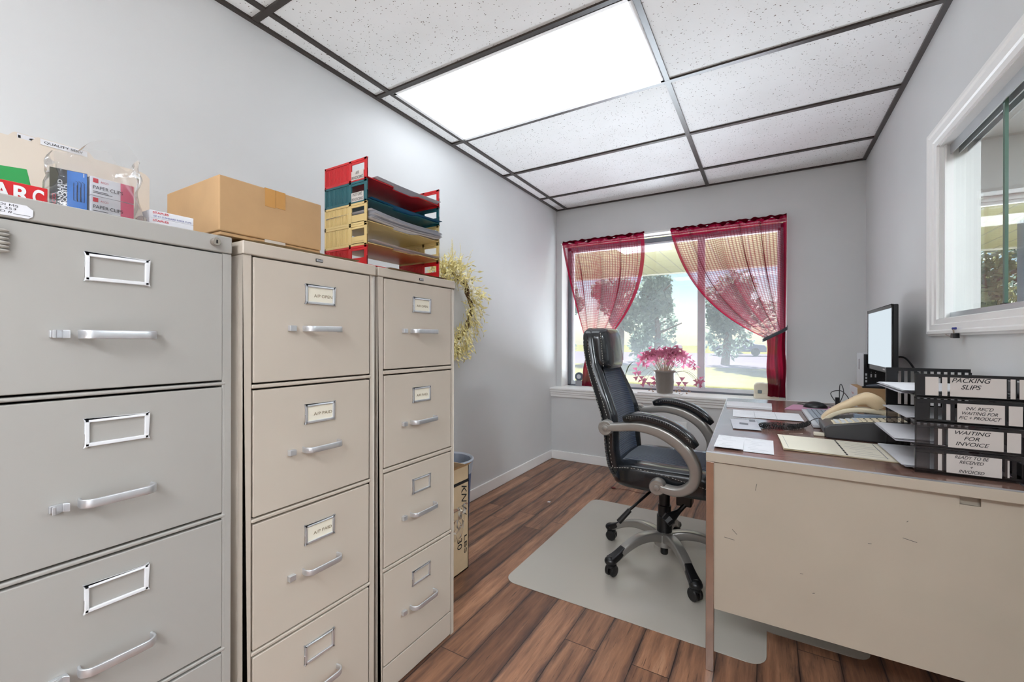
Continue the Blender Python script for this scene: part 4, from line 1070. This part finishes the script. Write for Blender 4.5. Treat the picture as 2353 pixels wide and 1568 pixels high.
for (x, z, a, l) in ((-.03, .63, 1.4, .022), (.335, .55, -.2, .03), (-.09, .475, -.8, .02), (.09, .39, .1, .008), (.25, .52, .1, .008), (-.105, .45, -.1, .03), (.12, .34, .3, .006), (.33, .60, .9, .005)):
    mx = Matrix.Translation((x, yf - .0002, z)) @ Matrix.Rotation(-a, 4, 'Y'); scm.box(-l / 2, l / 2, -.0002, .0002, -.0006, .0006, mat=mx)
scm.build('scratches', DKGREY, dk)
M().box(-.150, -.145, 1.566, 3.08, DZ - .09, DZ - .035).build('apron', DESKCAB, dk)
for (x0, x1, y0, y1) in ((-.175, -.150, 1.556, 1.581), (.535, .560, 1.570, 1.595), (-.20, -.175, 3.07, 3.095), (.527, .552, 3.07, 3.095)):
    M().box(x0, x1, y0, y1, 0, DZ - .033).build('leg', CHROME, dk, bevel=.002)
for (y0, y1) in ((1.575, 1.70), (2.72, 3.07)):
    M().box(-.135, .54, y0, y1, .21, DZ - .037).build('pedestal', DESKCAB, dk, bevel=.002)
for k in range(3):
    d = M().box(-.150, -.135, 2.735, 3.055, .215 + .158 * k, .368 + .158 * k).build('drawer', DESKCAB, dk, bevel=.002)
    M().box(-.162, -.150, 2.80, 2.99, .335 + .158 * k, .350 + .158 * k).build('drawer_pull', ALU, d, bevel=.002)
M().box(.50, .505, 1.7, 2.72, .25, DZ - .037).build('modesty_panel', DESKCAB, dk)

# ---- papers on the desk
def sheet(label, quad, z, m=PAPER, lines=None, lift=(0, 0, 0, 0), name='paper_sheet', group='papers spread on the desk', th=.0006, cat='paper', extra=None):
    """quad: far-left, far-right, near-right, near-left"""
    c = (sum(p[0] for p in quad) / 4, sum(p[1] for p in quad) / 4, z)
    t = thing(name, label, cat, c, 0, group)
    def P(u, v, o=0):
        a = Vector(quad[0]).lerp(Vector(quad[1]), u); b_ = Vector(quad[3]).lerp(Vector(quad[2]), u); q = a.lerp(b_, v)
        h = (lift[0] * (1 - u) * (1 - v) + lift[1] * u * (1 - v) + lift[2] * u * v + lift[3] * (1 - u) * v)
        return (q.x, q.y, z + o + h)
    mb = M(); mb.grid(lambda u, v: P(u, v), 8, 8); mb.grid(lambda u, v: P(u, v, th), 8, 8)
    for k in range(8):
        pass
    o = mb.build('sheet', m, t, smooth=60)
    if lines:
        lm_ = M()
        for (u0, v0, u1, v1, w_) in lines:
            A, B = Vector((u0, v0)), Vector((u1, v1)); d = (B - A); n = Vector((-d.y, d.x)).normalized() * w_
            q = [A - n, B - n, B + n, A + n]; lm_.add([P(p.x, p.y, th + .0003) for p in q], [(0, 1, 2, 3)])
        lm_.build('print', mat('grey_print', (120, 122, 130), .7), t)
    if extra: extra(t, P, th)
    return t
rnd = random.Random(21)
def formlines(n, seed, a=(.06, .94)):
    r_ = random.Random(seed); out = []
    for k in range(n):
        v = a[0] + (a[1] - a[0]) * k / max(1, n - 1); u0 = r_.uniform(.04, .3); out.append((u0, v, u0 + r_.uniform(.15, .6), v, .003))
    return out
sheet('left half of the folded form at the near left desk corner', [(-.162, 1.852), (-.075, 1.846), (-.068, 1.612), (-.157, 1.611)], DZ, lines=formlines(9, 1), lift=(0, 0, .006, .006))
sheet('right half of the folded form near the desk front', [(-.075, 1.846), (.019, 1.838), (.019, 1.613), (-.068, 1.612)], DZ + .0008, lines=formlines(9, 2))
sheet('grey card with a white sticker on the desk left of the coiled cord', [(-.149, 2.259), (-.045, 2.285), (-.020, 2.010), (-.122, 2.003)], DZ, mat('lavender_card', (196, 196, 204), .6), lift=(0, 0, .004, .003), lines=[(.3, .45, .62, .5, .10), (.72, .1, .95, .12, .12)])
sheet('long form with three panels behind the grey card', [(-.158, 2.581), (.136, 2.60), (.144, 2.345), (-.144, 2.34)], DZ, lines=formlines(8, 3) + [(.33, .02, .33, .98, .002), (.64, .02, .64, .98, .002)], lift=(0, 0, .003, 0))
pdm = M(); pdm.prism([(-.207, 2.833), (-.194, 2.649), (.022, 2.665), (.021, 2.859)], 'z', DZ, DZ + .012)
tag(pdm.build('notepad', PAPER, bevel=.0008, seg=1), 'thick white notepad at the far left of the desk', 'notepad')
def p5x(t, P, th):
    for k in range(9):
        A = [P(.575 + .018 * s_ + .0, .03 + .105 * k, th + .0006) for s_ in (0, 1)]; B = [P(.575 + .018 * s_, .11 + .105 * k, th + .0006) for s_ in (1, 0)]
        M().add(A + B, [(0, 1, 2, 3)]).build('bold_print', INK, t)
sheet('stapled invoice pages with a bold black heading in front of the telephone', [(.034, 1.966), (.340, 1.966), (.341, 1.704), (.049, 1.708)], DZ + .0012, CREAM, lines=[(.62 + .04 * (k % 3), .08 + .11 * k, .80 + .05 * (k % 4), .08 + .11 * k, .004) for k in range(8)] + [(.93, .05, .93, .9, .004), (.05, .1, .05, .9, .002)], lift=(.002, 0, 0, .004), extra=p5x)
sheet('undersheet of the invoice pages with a yellowed edge', [(.038, 1.97), (.352, 1.962), (.354, 1.698), (.047, 1.704)], DZ, MANILA, lift=(0, 0, 0, .002))
cl = M(); cl.tube(spline([(.075, 2.03, DZ + .001), (.115, 2.045, DZ + .001), (.118, 2.036, DZ + .001), (.08, 2.024, DZ + .001), (.078, 2.032, DZ + .0012), (.105, 2.042, DZ + .0012)], 4), .0007, 6)
tag(cl.build('paper_clip', CHROME), 'silver paper clip lying on the desk behind the invoice', 'paper clip')
er = M(); er.box(.155, .19, 2.025, 2.055, DZ, DZ + .012); tag(er.build('eraser', IVORYBOX, bevel=.003), 'small ivory eraser at the left corner of the telephone', 'eraser')

# ---- telephone
ph = thing('telephone', 'tan desk telephone with a grey base and coiled black cord', 'telephone', (.30, 2.10, DZ))
pb_ = M(); prof = [(.192, DZ), (.430, DZ), (.430, DZ + .082), (.30, DZ + .070), (.202, DZ + .052), (.184, DZ + .040), (.186, DZ + .022)]
pb_.prism(prof, 'y', 1.998, 2.215); pb_.build('base', DKGREY, ph, bevel=.006)
def ptop(x): return DZ + .052 + (x - .202) / (.30 - .202) * .018 if x < .30 else DZ + .070 + (x - .30) / .13 * .012
kp = M()
for (x0, x1, y0, y1) in ((.215, .300, 2.005, 2.10), (.302, .425, 2.005, 2.10)):
    kp.add([(x0, y0, ptop(x0) + .001), (x1, y0, ptop(x1) + .001), (x1, y1, ptop(x1) + .001), (x0, y1, ptop(x0) + .001), (x0, y0, ptop(x0) - .003), (x1, y0, ptop(x1) - .003), (x1, y1, ptop(x1) - .003), (x0, y1, ptop(x0) - .003)], [(0, 1, 2, 3), (4, 7, 6, 5), (0, 4, 5, 1), (1, 5, 6, 2), (2, 6, 7, 3), (3, 7, 4, 0)])
kp.build('key_plate', PHONE_C, ph)
ky = M()
for i in range(4):
    for j in range(4):
        x = .222 + i * .019; y = 2.012 + j * .022; z = ptop(x) + .001; ky.box(x, x + .013, y, y + .015, z, z + .0045)
ky.build('keypad', LGREY, ph, bevel=.001, seg=1)
kd = M()
for i in range(6):
    for j in range(3):
        x = .312 + i * .019; y = 2.018 + j * .028; z = ptop(x) + .001; kd.box(x, x + .005, y, y + .005, z, z + .002)
kd.build('line_buttons', DARK, ph)
ds_ = M(); ds_.box(.29, .40, 2.107, 2.14, DZ + .062, DZ + .083); ds_.build('display', mat('lcd_blue_grey', (120, 136, 156), .2), ph, bevel=.002)
cr = M(); cp1 = spline([(.198, 2.175, DZ + .042), (.222, 2.175, DZ + .066), (.262, 2.175, DZ + .086), (.31, 2.175, DZ + .094), (.37, 2.175, DZ + .092), (.425, 2.175, DZ + .08)], 5)
cr.sweep(cp1, (0, 1, 0), rrect(.026, .010, .006, 3)); cr.box(.385, .43, 2.145, 2.205, DZ + .06, DZ + .092); cr.box(.20, .222, 2.15, 2.20, DZ + .035, DZ + .06); cr.build('cradle', PHONE_C, ph, smooth=50)
hs_ = M(); hp = spline([(.196, 2.172, DZ + .050), (.215, 2.172, DZ + .072), (.25, 2.172, DZ + .098), (.285, 2.172, DZ + .118), (.315, 2.172, DZ + .134), (.340, 2.172, DZ + .140), (.362, 2.172, DZ + .128), (.378, 2.172, DZ + .108)], 4); N = len(hp)
pro = [.55, .75, .9, 1.05, 1.35, 1.75, 1.9, 1.5]
def sc_(i):
    f_ = i / (N - 1) * 7; k = min(6, int(f_)); return pro[k] + (pro[k + 1] - pro[k]) * (f_ - k)
hs_.sweep(hp, (0, 1, 0), rrect(.022, .014, .011, 4), scale=[(min(1.2, .8 + .25 * sc_(i)), sc_(i)) for i in range(N)]); hs_.build('handset', PHONE_T, ph, smooth=60)
cpath = spline([(.19, 2.20, DZ + .045), (.165, 2.205, DZ + .035), (.135, 2.165, DZ + .016), (.09, 2.105, DZ + .012), (.045, 2.08, DZ + .012), (.0, 2.07, DZ + .012), (-.022, 2.095, DZ + .012), (.005, 2.125, DZ + .012), (.05, 2.115, DZ + .018), (.095, 2.14, DZ + .012), (.135, 2.21, DZ + .012)], 60)
co_ = M(); hel = []
acc = 0
for i, p in enumerate(cpath):
    if i: acc += (cpath[i] - cpath[i - 1]).length
    t_ = (cpath[min(i + 1, len(cpath) - 1)] - cpath[max(i - 1, 0)]).normalized(); s_ = t_.cross(Vector((0, 0, 1))).normalized(); n_ = s_.cross(t_)
    rr_ = .0085 if acc > .05 else .0005
    hel.append(p + (s_ * math.cos(acc / .0058 * 2 * PI) + n_ * math.sin(acc / .0058 * 2 * PI)) * rr_)
co_.tube(hel, .0014, 5); co_.build('coiled_cord', BLACKP, ph, smooth=60)

# ---- keyboard, mouse, pad
kbt = thing('keyboard', 'silver keyboard behind the telephone', 'keyboard', (.235, 2.45, DZ))
kr = Matrix.Translation((.232, 2.455, DZ)) @ Matrix.Rotation(math.radians(1.5), 4, 'Z')
M().box(-.072, .075, -.245, .245, .001, .014, mat=kr).build('case', LGREY, kbt, bevel=.003)
kk = M()
for i in range(6):
    for j in range(20): kk.box(-.052 + i * .0195, -.035 + i * .0195, -.236 + j * .0236, -.216 + j * .0236, .014, .0195, mat=kr)
kk.build('keys', mat('slate_keys', (150, 158, 168), .45), kbt, bevel=.0012, seg=1)
mpd = M(); mpd.prism([(.081, 2.742), (.30, 2.757), (.295, 2.95), (.128, 2.945)], 'z', DZ, DZ + .004); tag(mpd.build('mouse_pad', PINK), 'pink mouse pad beyond the keyboard', 'mouse pad')
ms = thing('computer_mouse', 'black computer mouse on the pink pad', 'mouse', (.225, 2.86, DZ + .004))
mm = M(); mm.ball((.225, 2.86, DZ + .006), (.056, .033, .032), 20, 14); mm.v = [(x, y, max(z, DZ + .0045)) for x, y, z in mm.v]; mm.build('shell', BLACKP, ms)
M().tube(spline([(.28, 2.86, DZ + .012), (.33, 2.90, DZ + .006), (.30, 3.02, DZ + .006), (.20, 3.05, DZ + .006), (.15, 3.0, DZ + .006), (.19, 2.95, DZ + .006)], 6), .0018, 6).build('cable', BLACKP, ms)
cbm = M(); cbm.tube(spline([(.345, 3.0, DZ + .003), (.31, 3.03, DZ + .07), (.36, 3.05, DZ + .085), (.39, 3.02, DZ + .045), (.385, 3.1, DZ + .004)], 6), .0022, 6); cbm.tube(spline([(.35, 3.06, DZ + .003), (.372, 3.06, DZ + .07), (.366, 3.07, DZ + .115), (.356, 3.07, DZ + .11), (.352, 3.05, DZ + .02)], 6), .0022, 6)
tag(cbm.build('loose_cable', BLACKP), 'looped black cables standing up beside the white-sided box', 'cable')
ad = M(); ad.box(.325, .345, 2.965, 2.985, DZ, DZ + .055); tag(ad.build('card_reader', BLACKP, bevel=.003), 'small upright black gadget beside the looped cables', 'gadget')

# ---- monitor, computer, box, stapler
mo = thing('monitor', 'slim black computer monitor facing left against the right wall', 'monitor', (.48, 2.69, DZ))
MX0, MX1, MY0, MY1, MZ0, MZ1 = .462, .484, 2.43, 2.96, .953, 1.255
M().box(MX0 + .003, MX1, MY0, MY1, MZ0, MZ1).build('case', BLACKP, mo, bevel=.004)
bz = M()
for (a, b_, c, d) in ((MY0, MY0 + .014, MZ0, MZ1), (MY1 - .014, MY1, MZ0, MZ1), (MY0, MY1, MZ1 - .016, MZ1), (MY0, MY1, MZ0, MZ0 + .022)): bz.box(MX0, MX0 + .004, a, b_, c, d)
bz.build('bezel', mat('gloss_black', (16, 16, 18), .08), mo, bevel=.0015)
M().box(MX0 + .0015, MX0 + .0035, MY0 + .014, MY1 - .014, MZ0 + .022, MZ1 - .016).build('screen', emis('lit_screen', (214, 226, 234), .40), mo)
M().box(MX0 - .0006, MX0, 2.56, 2.60, MZ0 + .008, MZ0 + .014).build('badge', ALU, mo)
sd_ = M(); sd_.box(.484, .505, 2.63, 2.76, .99, 1.10); sd_.box(.495, .512, 2.655, 2.735, DZ + .01, 1.02); sd_.prism(rpoly(.42, .565, 2.58, 2.81, .04), 'z', DZ, DZ + .012); sd_.build('stand', BLACKP, mo, bevel=.003)
M().tube(spline([(.486, 2.55, 1.02), (.52, 2.50, 1.02), (.535, 2.40, .96), (.54, 2.36, .90), (.53, 2.34, .78)], 6), .004, 8).build('cable', BLACKP, mo)
M().tube([(.535, 2.40, .962), (.542, 2.34, .93)], [.007, .012], 8).build('cable_plug', BLACKP, mo)
bx = thing('shipping_box', 'brown box with a white printed side at the far end of the desk', 'box', (.49, 3.06, DZ))
M().box(.418, .562, 2.945, 3.185, DZ, DZ + .116).build('box_body', BOARD, bx, bevel=.002)
M().box(.4165, .4185, 2.946, 3.184, DZ + .001, DZ + .115).build('white_side', PAPER, bx)
text('Fragile', bx, (.4158, 3.08, DZ + .075), (0, -1, 0), (0, 0, 1), REDINK, width=.07, height=.014, shear=.2)
M().box(.4156, .4164, 3.03, 3.11, DZ + .050, DZ + .053).build('print_line', mat('grey_print', (120, 122, 130), .7), bx)
pcx = thing('computer', 'small light grey computer with a black front standing on the box', 'computer', (.51, 3.06, DZ + .116))
M().box(.448, .56, 2.985, 3.18, DZ + .116, 1.028).build('case', LGREY, pcx, bevel=.003)
M().box(.450, .558, 2.979, 2.986, DZ + .118, 1.024).build('front_panel', BLACKP, pcx, bevel=.002)
vp = M(); vp.box(.4465, .4485, 3.085, 3.125, .93, 1.00); vp.build('vent_slot', PAPER, pcx); M().box(.446, .448, 3.088, 3.105, .935, .995).build('slot_opening', DARK, pcx)
us = M()
for q in range(2): us.box(.478 + .018 * q, .484 + .018 * q, 2.9775, 2.980, .90, .918); us.box(.480 + .018 * q, .482 + .018 * q, 2.9775, 2.980, .926, .929)
for q in range(3): us.box(.456, .464, 2.9775, 2.980, .872 + .018 * q, .884 + .018 * q)
us.build('ports', ALU, pcx)
stp = thing('stapler', 'grey and black stapler lying on the white-sided box', 'stapler', (.48, 2.962, DZ + .116))
zb = DZ + .116
M().box(.440, .56, 2.952, 2.976, zb, zb + .008).build('base', BLACKP, stp, bevel=.002)
M().prism([(.455, zb + .008), (.56, zb + .010), (.56, zb + .026), (.50, zb + .024), (.458, zb + .014)], 'y', 2.954, 2.975).build('arm', mat('grey_stapler', (112, 118, 128), .3), stp, bevel=.003)

# ---- black letter trays
TX0, TX1, TYN, TYF, TP = .357, .566, 1.613, 1.955, .0693
def black_tray(z, m, label, spec, card_text, tx, left_solid=.03, group='black letter trays stacked on the desk'):
    t = thing('letter_tray', label, 'letter tray', ((TX0 + TX1) / 2, (TYN + TYF) / 2, z), 0, group)
    th = .0025; h = TP - .0015
    for y0_, nm in ((TYN, 'near_side'), (TYF - th, 'far_side')):
        p = M(); y1_ = y0_ + th
        p.box(TX0, TX1, y0_, y1_, z + h - .011, z + h); p.box(TX0, TX1, y0_, y1_, z, z + .012); p.box(TX0, TX0 + left_solid, y0_, y1_, z + .012, z + h - .011)
        x = TX0 + left_solid + .0085
        while x < TX1 - .004: p.box(x, x + .008, y0_, y1_, z + .012, z + h - .011); x += .0165
        p.box(TX0 - .0012, TX0 + .002, y0_ - .0005, y1_ + .0005, z, z + h)
        p.build(nm, m, t, bevel=.0005, seg=1)
    f = M(); f.box(TX0 + .02, TX1, TYN, TYF, z + .004, z + .0065); f.box(TX0, TX0 + .02, TYN, TYN + .10, z + .004, z + .0065); f.box(TX0, TX0 + .02, TYF - .10, TYF, z + .004, z + .0065); f.box(TX1 - .003, TX1, TYN, TYF, z, z + .05)
    f.build('floor_plate', m, t)
    for (x0, x1, front) in spec:
        y_ = TYN - .0012 if front else TYN + th + .0006
        c = M().box(x0, x1, y_ - .0003, y_ + .0004, z + .009, z + h - .008).build('card', CARD, t)
    text(card_text, t, ((tx[0] + tx[1]) / 2, TYN - .0019, z + tx[2]), (1, 0, 0), (0, 0, 1), INK, width=tx[1] - tx[0], height=tx[3], shear=.35, line=1.05, bold=.008)
    return t
black_tray(DZ, SMOKE, 'bottom smoked black tray with the longest handwritten card', [(.398, .415, False), (.420, .525, True), (.532, .540, False)], 'READY TO BE\nRECEIVED\n+\nINVOICED', (.436, .502, .035, .046))
black_tray(DZ + TP, SMOKE, 'second tray from the desk, smoked, with a three-line waiting card', [(.398, .416, False), (.423, .528, True), (.534, .559, True)], 'WAITING\nFOR\nINVOICE', (.437, .505, .036, .040))
black_tray(DZ + 2 * TP, BLACKP, 'solid black tray second from the top of the desk stack', [(.413, .434, False), (.441, .530, True), (.537, .562, True)], "INV. REC'D\nWAITING FOR\nP/C + PRODUCT", (.444, .524, .035, .034))
black_tray(DZ + 3 * TP, BLACKP, 'top solid black tray with a two-line card on its side', [(.377, .404, True), (.411, .4215, True), (.427, .533, True), (.540, .549, True), (.556, .565, True)], 'PACKING\nSLIPS', (.430, .505, .044, .030))
sheet_stack('papers drooping from the bottom black tray', .335, .55, 1.63, 1.93, DZ + .0085, 3, PAPER, .002, 11, group='papers in the black desk trays')
sheet_stack('papers fanned out of the second black tray from the desk', .325, .55, 1.635, 1.925, DZ + TP + .0085, 5, PAPER, .003, 12, group='papers in the black desk trays')
sheet_stack('thin papers in the second black tray from the top', .345, .55, 1.635, 1.92, DZ + 2 * TP + .0085, 2, PAPER, .002, 13, group='papers in the black desk trays')
sheet_stack('papers jutting from the top black tray', .335, .55, 1.635, 1.935, DZ + 3 * TP + .0085, 6, PAPER, .003, 14, group='papers in the black desk trays')

# ---- binder clip on the pass-through trim
bcl = thing('binder_clip', 'small black binder clip hanging under the pass-through trim', 'clip', (.556, 2.045, 1.118))
k_ = M(); k_.prism([(2.03, 1.104), (2.062, 1.106), (2.056, 1.122), (2.036, 1.121)], 'x', .545, .562); k_.build('jaw', BLACKP, bcl, bevel=.002)
k_ = M(); k_.tube([(.55, 2.05, 1.106), (.545, 2.085, 1.115), (.545, 2.11, 1.121)], .0012, 6); k_.tube([(.55, 2.046, 1.12), (.548, 2.044, 1.135), (.548, 2.036, 1.135), (.55, 2.038, 1.12)], .0012, 6); k_.build('wire_arm', CHROME, bcl)
k_ = M(); 
for q in range(4): k_.ball((.552, 2.03 + .011 * q, 1.138), (.002, .0045, .0045), 8, 6)
k_.build('blue_bead', BLUEINK, bcl)

# ================================================================== WINDOW: CURTAINS AND SILL
rod = M(); rod.tube([(-1.675, 3.715, 2.004), (.124, 3.715, 2.010)], .006, 10); tag(rod.build('curtain_rod', WHITE), 'thin white rod across the top of the office window', 'curtain rod')
def bez(p, c, q, t): return p * (1 - t) ** 2 + c * 2 * t * (1 - t) + q * t * t
def curtain(label, xt0, xt1, zt, L0, L1, nf, tail, seed, y0=3.712):
    """L0, L1: left and right edge Beziers (control, end) in x,z; folds nf"""
    t = thing('curtain', label, 'curtain', ((xt0 + xt1) / 2, y0, zt), 0, 'red curtains on the office window')
    rnd = random.Random(seed); ph = [rnd.uniform(0, 6.28) for _ in range(6)]
    def fold(s, v):
        amp = (.010 + .022 * math.sin(PI * min(1, v * 1.05))) * (1 - .35 * v)
        return amp * (math.sin(2 * PI * nf * s + ph[0] + 1.1 * math.sin(3 * s * PI + ph[1])) + .18 * math.sin(2 * PI * nf * 2.3 * s + ph[2]))
    def F(u, v):
        top = Vector((xt0 + (xt1 - xt0) * u, zt[0] + (zt[1] - zt[0]) * u)) if isinstance(zt, tuple) else Vector((xt0 + (xt1 - xt0) * u, zt))
        c = Vector(L0[0]).lerp(Vector(L1[0]), u); e = Vector(L0[1]).lerp(Vector(L1[1]), u)
        q = bez(top, c, e, v)
        wl = abs(xt1 - xt0) * ((1 - v) ** 1.3 * .92 + .08); th_ = 2 * PI * nf * u + ph[0] + .7 * math.sin(3 * u * PI + ph[1])
        dx = -wl / (2 * PI * nf) * (.75 + 1.25 * min(1, v * 2.2)) * math.sin(th_) * min(1, math.sin(PI * u) * 2.5)
        B = (.010 + .018 * math.sin(PI * min(1, v * 1.05))) * (1 - .35 * v)
        return (q.x + dx, y0 - .012 - B * math.cos(th_) - .003 * math.sin(2 * PI * nf * 2.3 * u + ph[2]), q.y)
    m = M(); m.grid(F, 160, 44, uv=True); cl_ = m.build('drape', CURT, t, smooth=80)
    # gathered heading on the rod
    hd = M()
    def Hd(u, v):
        x = xt0 + (xt1 - xt0) * u; z0_ = (zt[0] + (zt[1] - zt[0]) * u) if isinstance(zt, tuple) else zt
        a = 2 * PI * v
        r_ = .016 + .003 * math.sin(2 * PI * nf * 3 * u + ph[3])
        return (x, y0 + .003 + .009 * math.cos(a) - .004 * math.sin(2 * PI * nf * 2.2 * u), z0_ + .002 + r_ * math.sin(a) + .003 * math.sin(2 * PI * nf * 1.7 * u + ph[4]))
    hd.grid(Hd, 120, 12); hd.build('heading', CURTD, t, smooth=80)
    # tail below the tie
    tl = M(); (a0, a1, zt_, b0, b1, zb_) = tail
    tl.grid(lambda u, v: (a0 + (a1 - a0) * u + ((b0 + (b1 - b0) * u) - (a0 + (a1 - a0) * u)) * min(1, v * 1.15) + .004 * math.sin(9 * v + 3 * u), y0 - .012 - .018 * math.sin(2 * PI * 2.5 * u + ph[5]) * (1 - .3 * v), zt_[0] + (zt_[1] - zt_[0]) * u + (zb_ - (zt_[0] + (zt_[1] - zt_[0]) * u)) * v), 40, 16, uv=True)
    tl.build('tail', CURTD, t, smooth=80)
    return t
WZc = 2.008
cL = curtain('shorter red sheer curtain gathered to the left behind the chair', -1.655, -.905, WZc, ((-1.57, 1.60), (-1.405, 1.04)), ((-.83, 1.46), (-1.31, 1.02)), 4, (-1.405, -1.31, (1.04, 1.02), -1.458, -1.33, .685), 1)
cR = curtain('wide red sheer curtain tied back to the right with a grey band', -.689, .119, WZc, ((-.55, 1.38), (-.01, 1.115)), ((.119, 1.6), (.112, 1.17)), 5, (-.005, .112, (1.11, 1.165), .0, .116, .685), 2)
tb = M(); tb.sweep(spline([(.124, 3.742, 1.20), (.118, 3.69, 1.185), (.06, 3.655, 1.150), (-.015, 3.66, 1.108), (-.03, 3.70, 1.10), (0, 3.735, 1.12)], 5), (0, 0, 1), rrect(.013, .0012, .001, 1)); tb.build('tieback', BANDM, cR, smooth=50)
# potted purple shamrock
pt = thing('potted_plant', 'grey pot of pink purple shamrock leaves on the window sill', 'plant', (-.721, 3.655, .672))
tz = .6615
trm = M(); trm.box(-.93, -.59, 3.604, 3.742, tz, tz + .008); tag(trm.build('plant_tray', WHITE, bevel=.002), 'thin white board under the plant pot on the sill', 'board')
pz = tz + .008
po = M(); po.lathe([(.058, 0), (.062, .004), (.080, .165), (.086, .172), (.086, .182), (.080, .182), (.076, .165)], (-.721, 3.655, pz), 32); po.build('pot', POT, pt)
so_ = M(); so_.lathe([(.0765, 0), (.0765, .006)], (-.721, 3.655, pz + .158), 28); so_.build('soil', SOIL, pt)
sm_, lm2 = M(), M(); rnd = random.Random(17)
for k in range(120):
    a = rnd.uniform(0, 2 * PI); q = abs(rnd.gauss(0, .55)); q = min(q, 1.15)
    droop = q > .85
    R_ = .05 + .20 * q; base = Vector((-.721 + .06 * math.cos(a) * min(1, q), 3.655 + .05 * math.sin(a), pz + .165))
    tip = Vector((-.721 + R_ * math.cos(a) * .98 + .01, 3.655 + R_ * .55 * math.sin(a) - .02, max(pz + .09, pz + .36 - .16 * q ** 2 + rnd.uniform(-.05, .02) - (.07 if droop and rnd.random() < .4 else 0))))
    tip.y = min(3.715, max(3.54, tip.y))
    mid = base.lerp(tip, .55) + Vector((0, 0, .05))
    sm_.tube(spline([base, mid, tip], 4), .0013, 4)
    n = (Vector((rnd.gauss(0, .5), -.65 + rnd.gauss(0, .4), .55))).normalized(); u_ = n.orthogonal().normalized(); v_ = n.cross(u_); o_ = rnd.uniform(0, 6)
    S = rnd.uniform(.030, .046)
    for j in range(3):
        b = o_ + 2 * PI * j / 3; d = u_ * math.cos(b) + v_ * math.sin(b); s = n.cross(d)
        lm2.add([tip, tip + d * S + s * S * .52 - n * S * .25, tip + d * S * .86 - n * .004, tip + d * S - s * S * .52 - n * S * .25], [(0, 1, 2), (0, 2, 3)])
sm_.build('stems', STEMG, pt); lm2.build('leaves', OXAL, pt, smooth=0)
dl = M()
for (dx, dz_) in ((.10, .0), (.13, -.01), (-.10, 0), (.17, .02), (.115, -.005)):
    for j in range(6):
        p = Vector((-.721 + dx + rnd.uniform(-.02, .02), 3.65 + rnd.uniform(-.03, .03), pz + .003 + rnd.uniform(0, .05) + dz_ * 0)); d = Vector((rnd.gauss(0, 1), rnd.gauss(0, 1), rnd.gauss(0, 1))).normalized(); s = d.orthogonal()
        dl.add([p, p + d * .018 + s * .006, p + d * .02 - s * .006], [(0, 1, 2)])
dl.build('dead_leaves', mat('dead_leaf', (176, 150, 128), .8), pt, smooth=0)
sp_g = M(); sp_g.tube(spline([(-1.06, 3.69, .662), (-1.055, 3.69, .78), (-1.03, 3.69, .87), (-.99, 3.69, .915)], 5), [.003] * 8 + [.005, .005, .0055, .005, .004, .003, .002, .0008], 6)
tag(sp_g.build('plant_sprig', mat('green_sprig', (110, 128, 96), .6)), 'single curved green shoot behind the chair on the sill', 'plant')
ga = thing('round_gauge', 'small dark round gauge against the lower left window glass', 'gauge', (-1.555, 3.872, .661))
gm_ = Matrix.Translation((-1.552, 3.872, .752)) @ Matrix.Rotation(PI / 2, 4, 'X')
M().lathe([(.034, -.008), (.041, -.004), (.041, .008), (.036, .012)], mat=gm_, n=24).build('dial_case', mat('slate_dial', (84, 94, 108), .35), ga)
M().lathe([(.010, 0), (.022, .0005)], mat=Matrix.Translation((-1.552, 3.860, .752)) @ Matrix.Rotation(PI / 2, 4, 'X'), n=20).build('dial_ring', LGREY, ga)
M().box(-1.585, -1.52, 3.855, 3.88, .661, .715).build('foot', mat('grey_foot', (150, 152, 156), .5), ga, bevel=.003)
sh = thing('pencil_sharpener', 'beige rounded electric sharpener on the sill under the right curtain', 'sharpener', (-.01, 3.79, .661))
M().prism(rpoly(-.090, .075, 3.735, 3.85, .02), 'z', .661, .70).build('base', IVORYBOX, sh, bevel=.006)
M().prism([(-.088, .69), (.075, .69), (.075, .765), (-.04, .778), (-.078, .774), (-.088, .755)], 'y', 3.740, 3.845).build('housing', IVORYBOX, sh, bevel=.012, seg=3)
M().box(-.062, -.035, 3.734, 3.742, .70, .725).build('opening', mat('slate_opening', (120, 132, 136), .4), sh, bevel=.006)
# wall outlet on the half wall
ou = thing('wall_outlet', 'white double wall outlet on the half wall behind the chair', 'outlet', (-.605, YL, .405))
M().box(-.668, -.548, YL - .006, YL, .355, .448).build('cover_plate', WHITE, ou, bevel=.003)
for x in (-.637, -.583): 
    q = M().box(x - .018, x + .018, YL - .008, YL - .005, .380, .424).build('socket', PAPER, ou, bevel=.004)
    M().box(x - .008, x - .006, YL - .009, YL - .0075, .402, .412).box(x + .006, x + .008, YL - .009, YL - .0075, .402, .412).build('slots', DARK, q)

# ---- litter on the floor
for (x, y, w_, lab) in ((-.98, 1.98, .016, 'white paper fleck on the floor left of the chair mat'), (-1.28, 2.62, .02, 'white paper fleck near the left baseboard')):
    q = M(); q.prism([(x, y), (x + w_, y + .004), (x + w_ * .8, y + w_), (x + .003, y + w_ * .7)], 'z', .0003, .002); tag(q.build('paper_scrap', PAPER), lab, 'scrap', 'scraps on the floor')
q = M(); q.ball((-.98, 3.12, .006), (.018, .012, .006), 10, 6); q.tube(spline([(-.965, 3.12, .003), (-.88, 3.14, .002), (-.80, 3.12, .002), (-.72, 3.15, .002)], 5), .0012, 5)
tag(q.build('dead_blossom', mat('dark_red_blossom', (110, 44, 44), .7)), 'dried dark red blossom with a long pale stalk on the floor behind the mat', 'blossom')
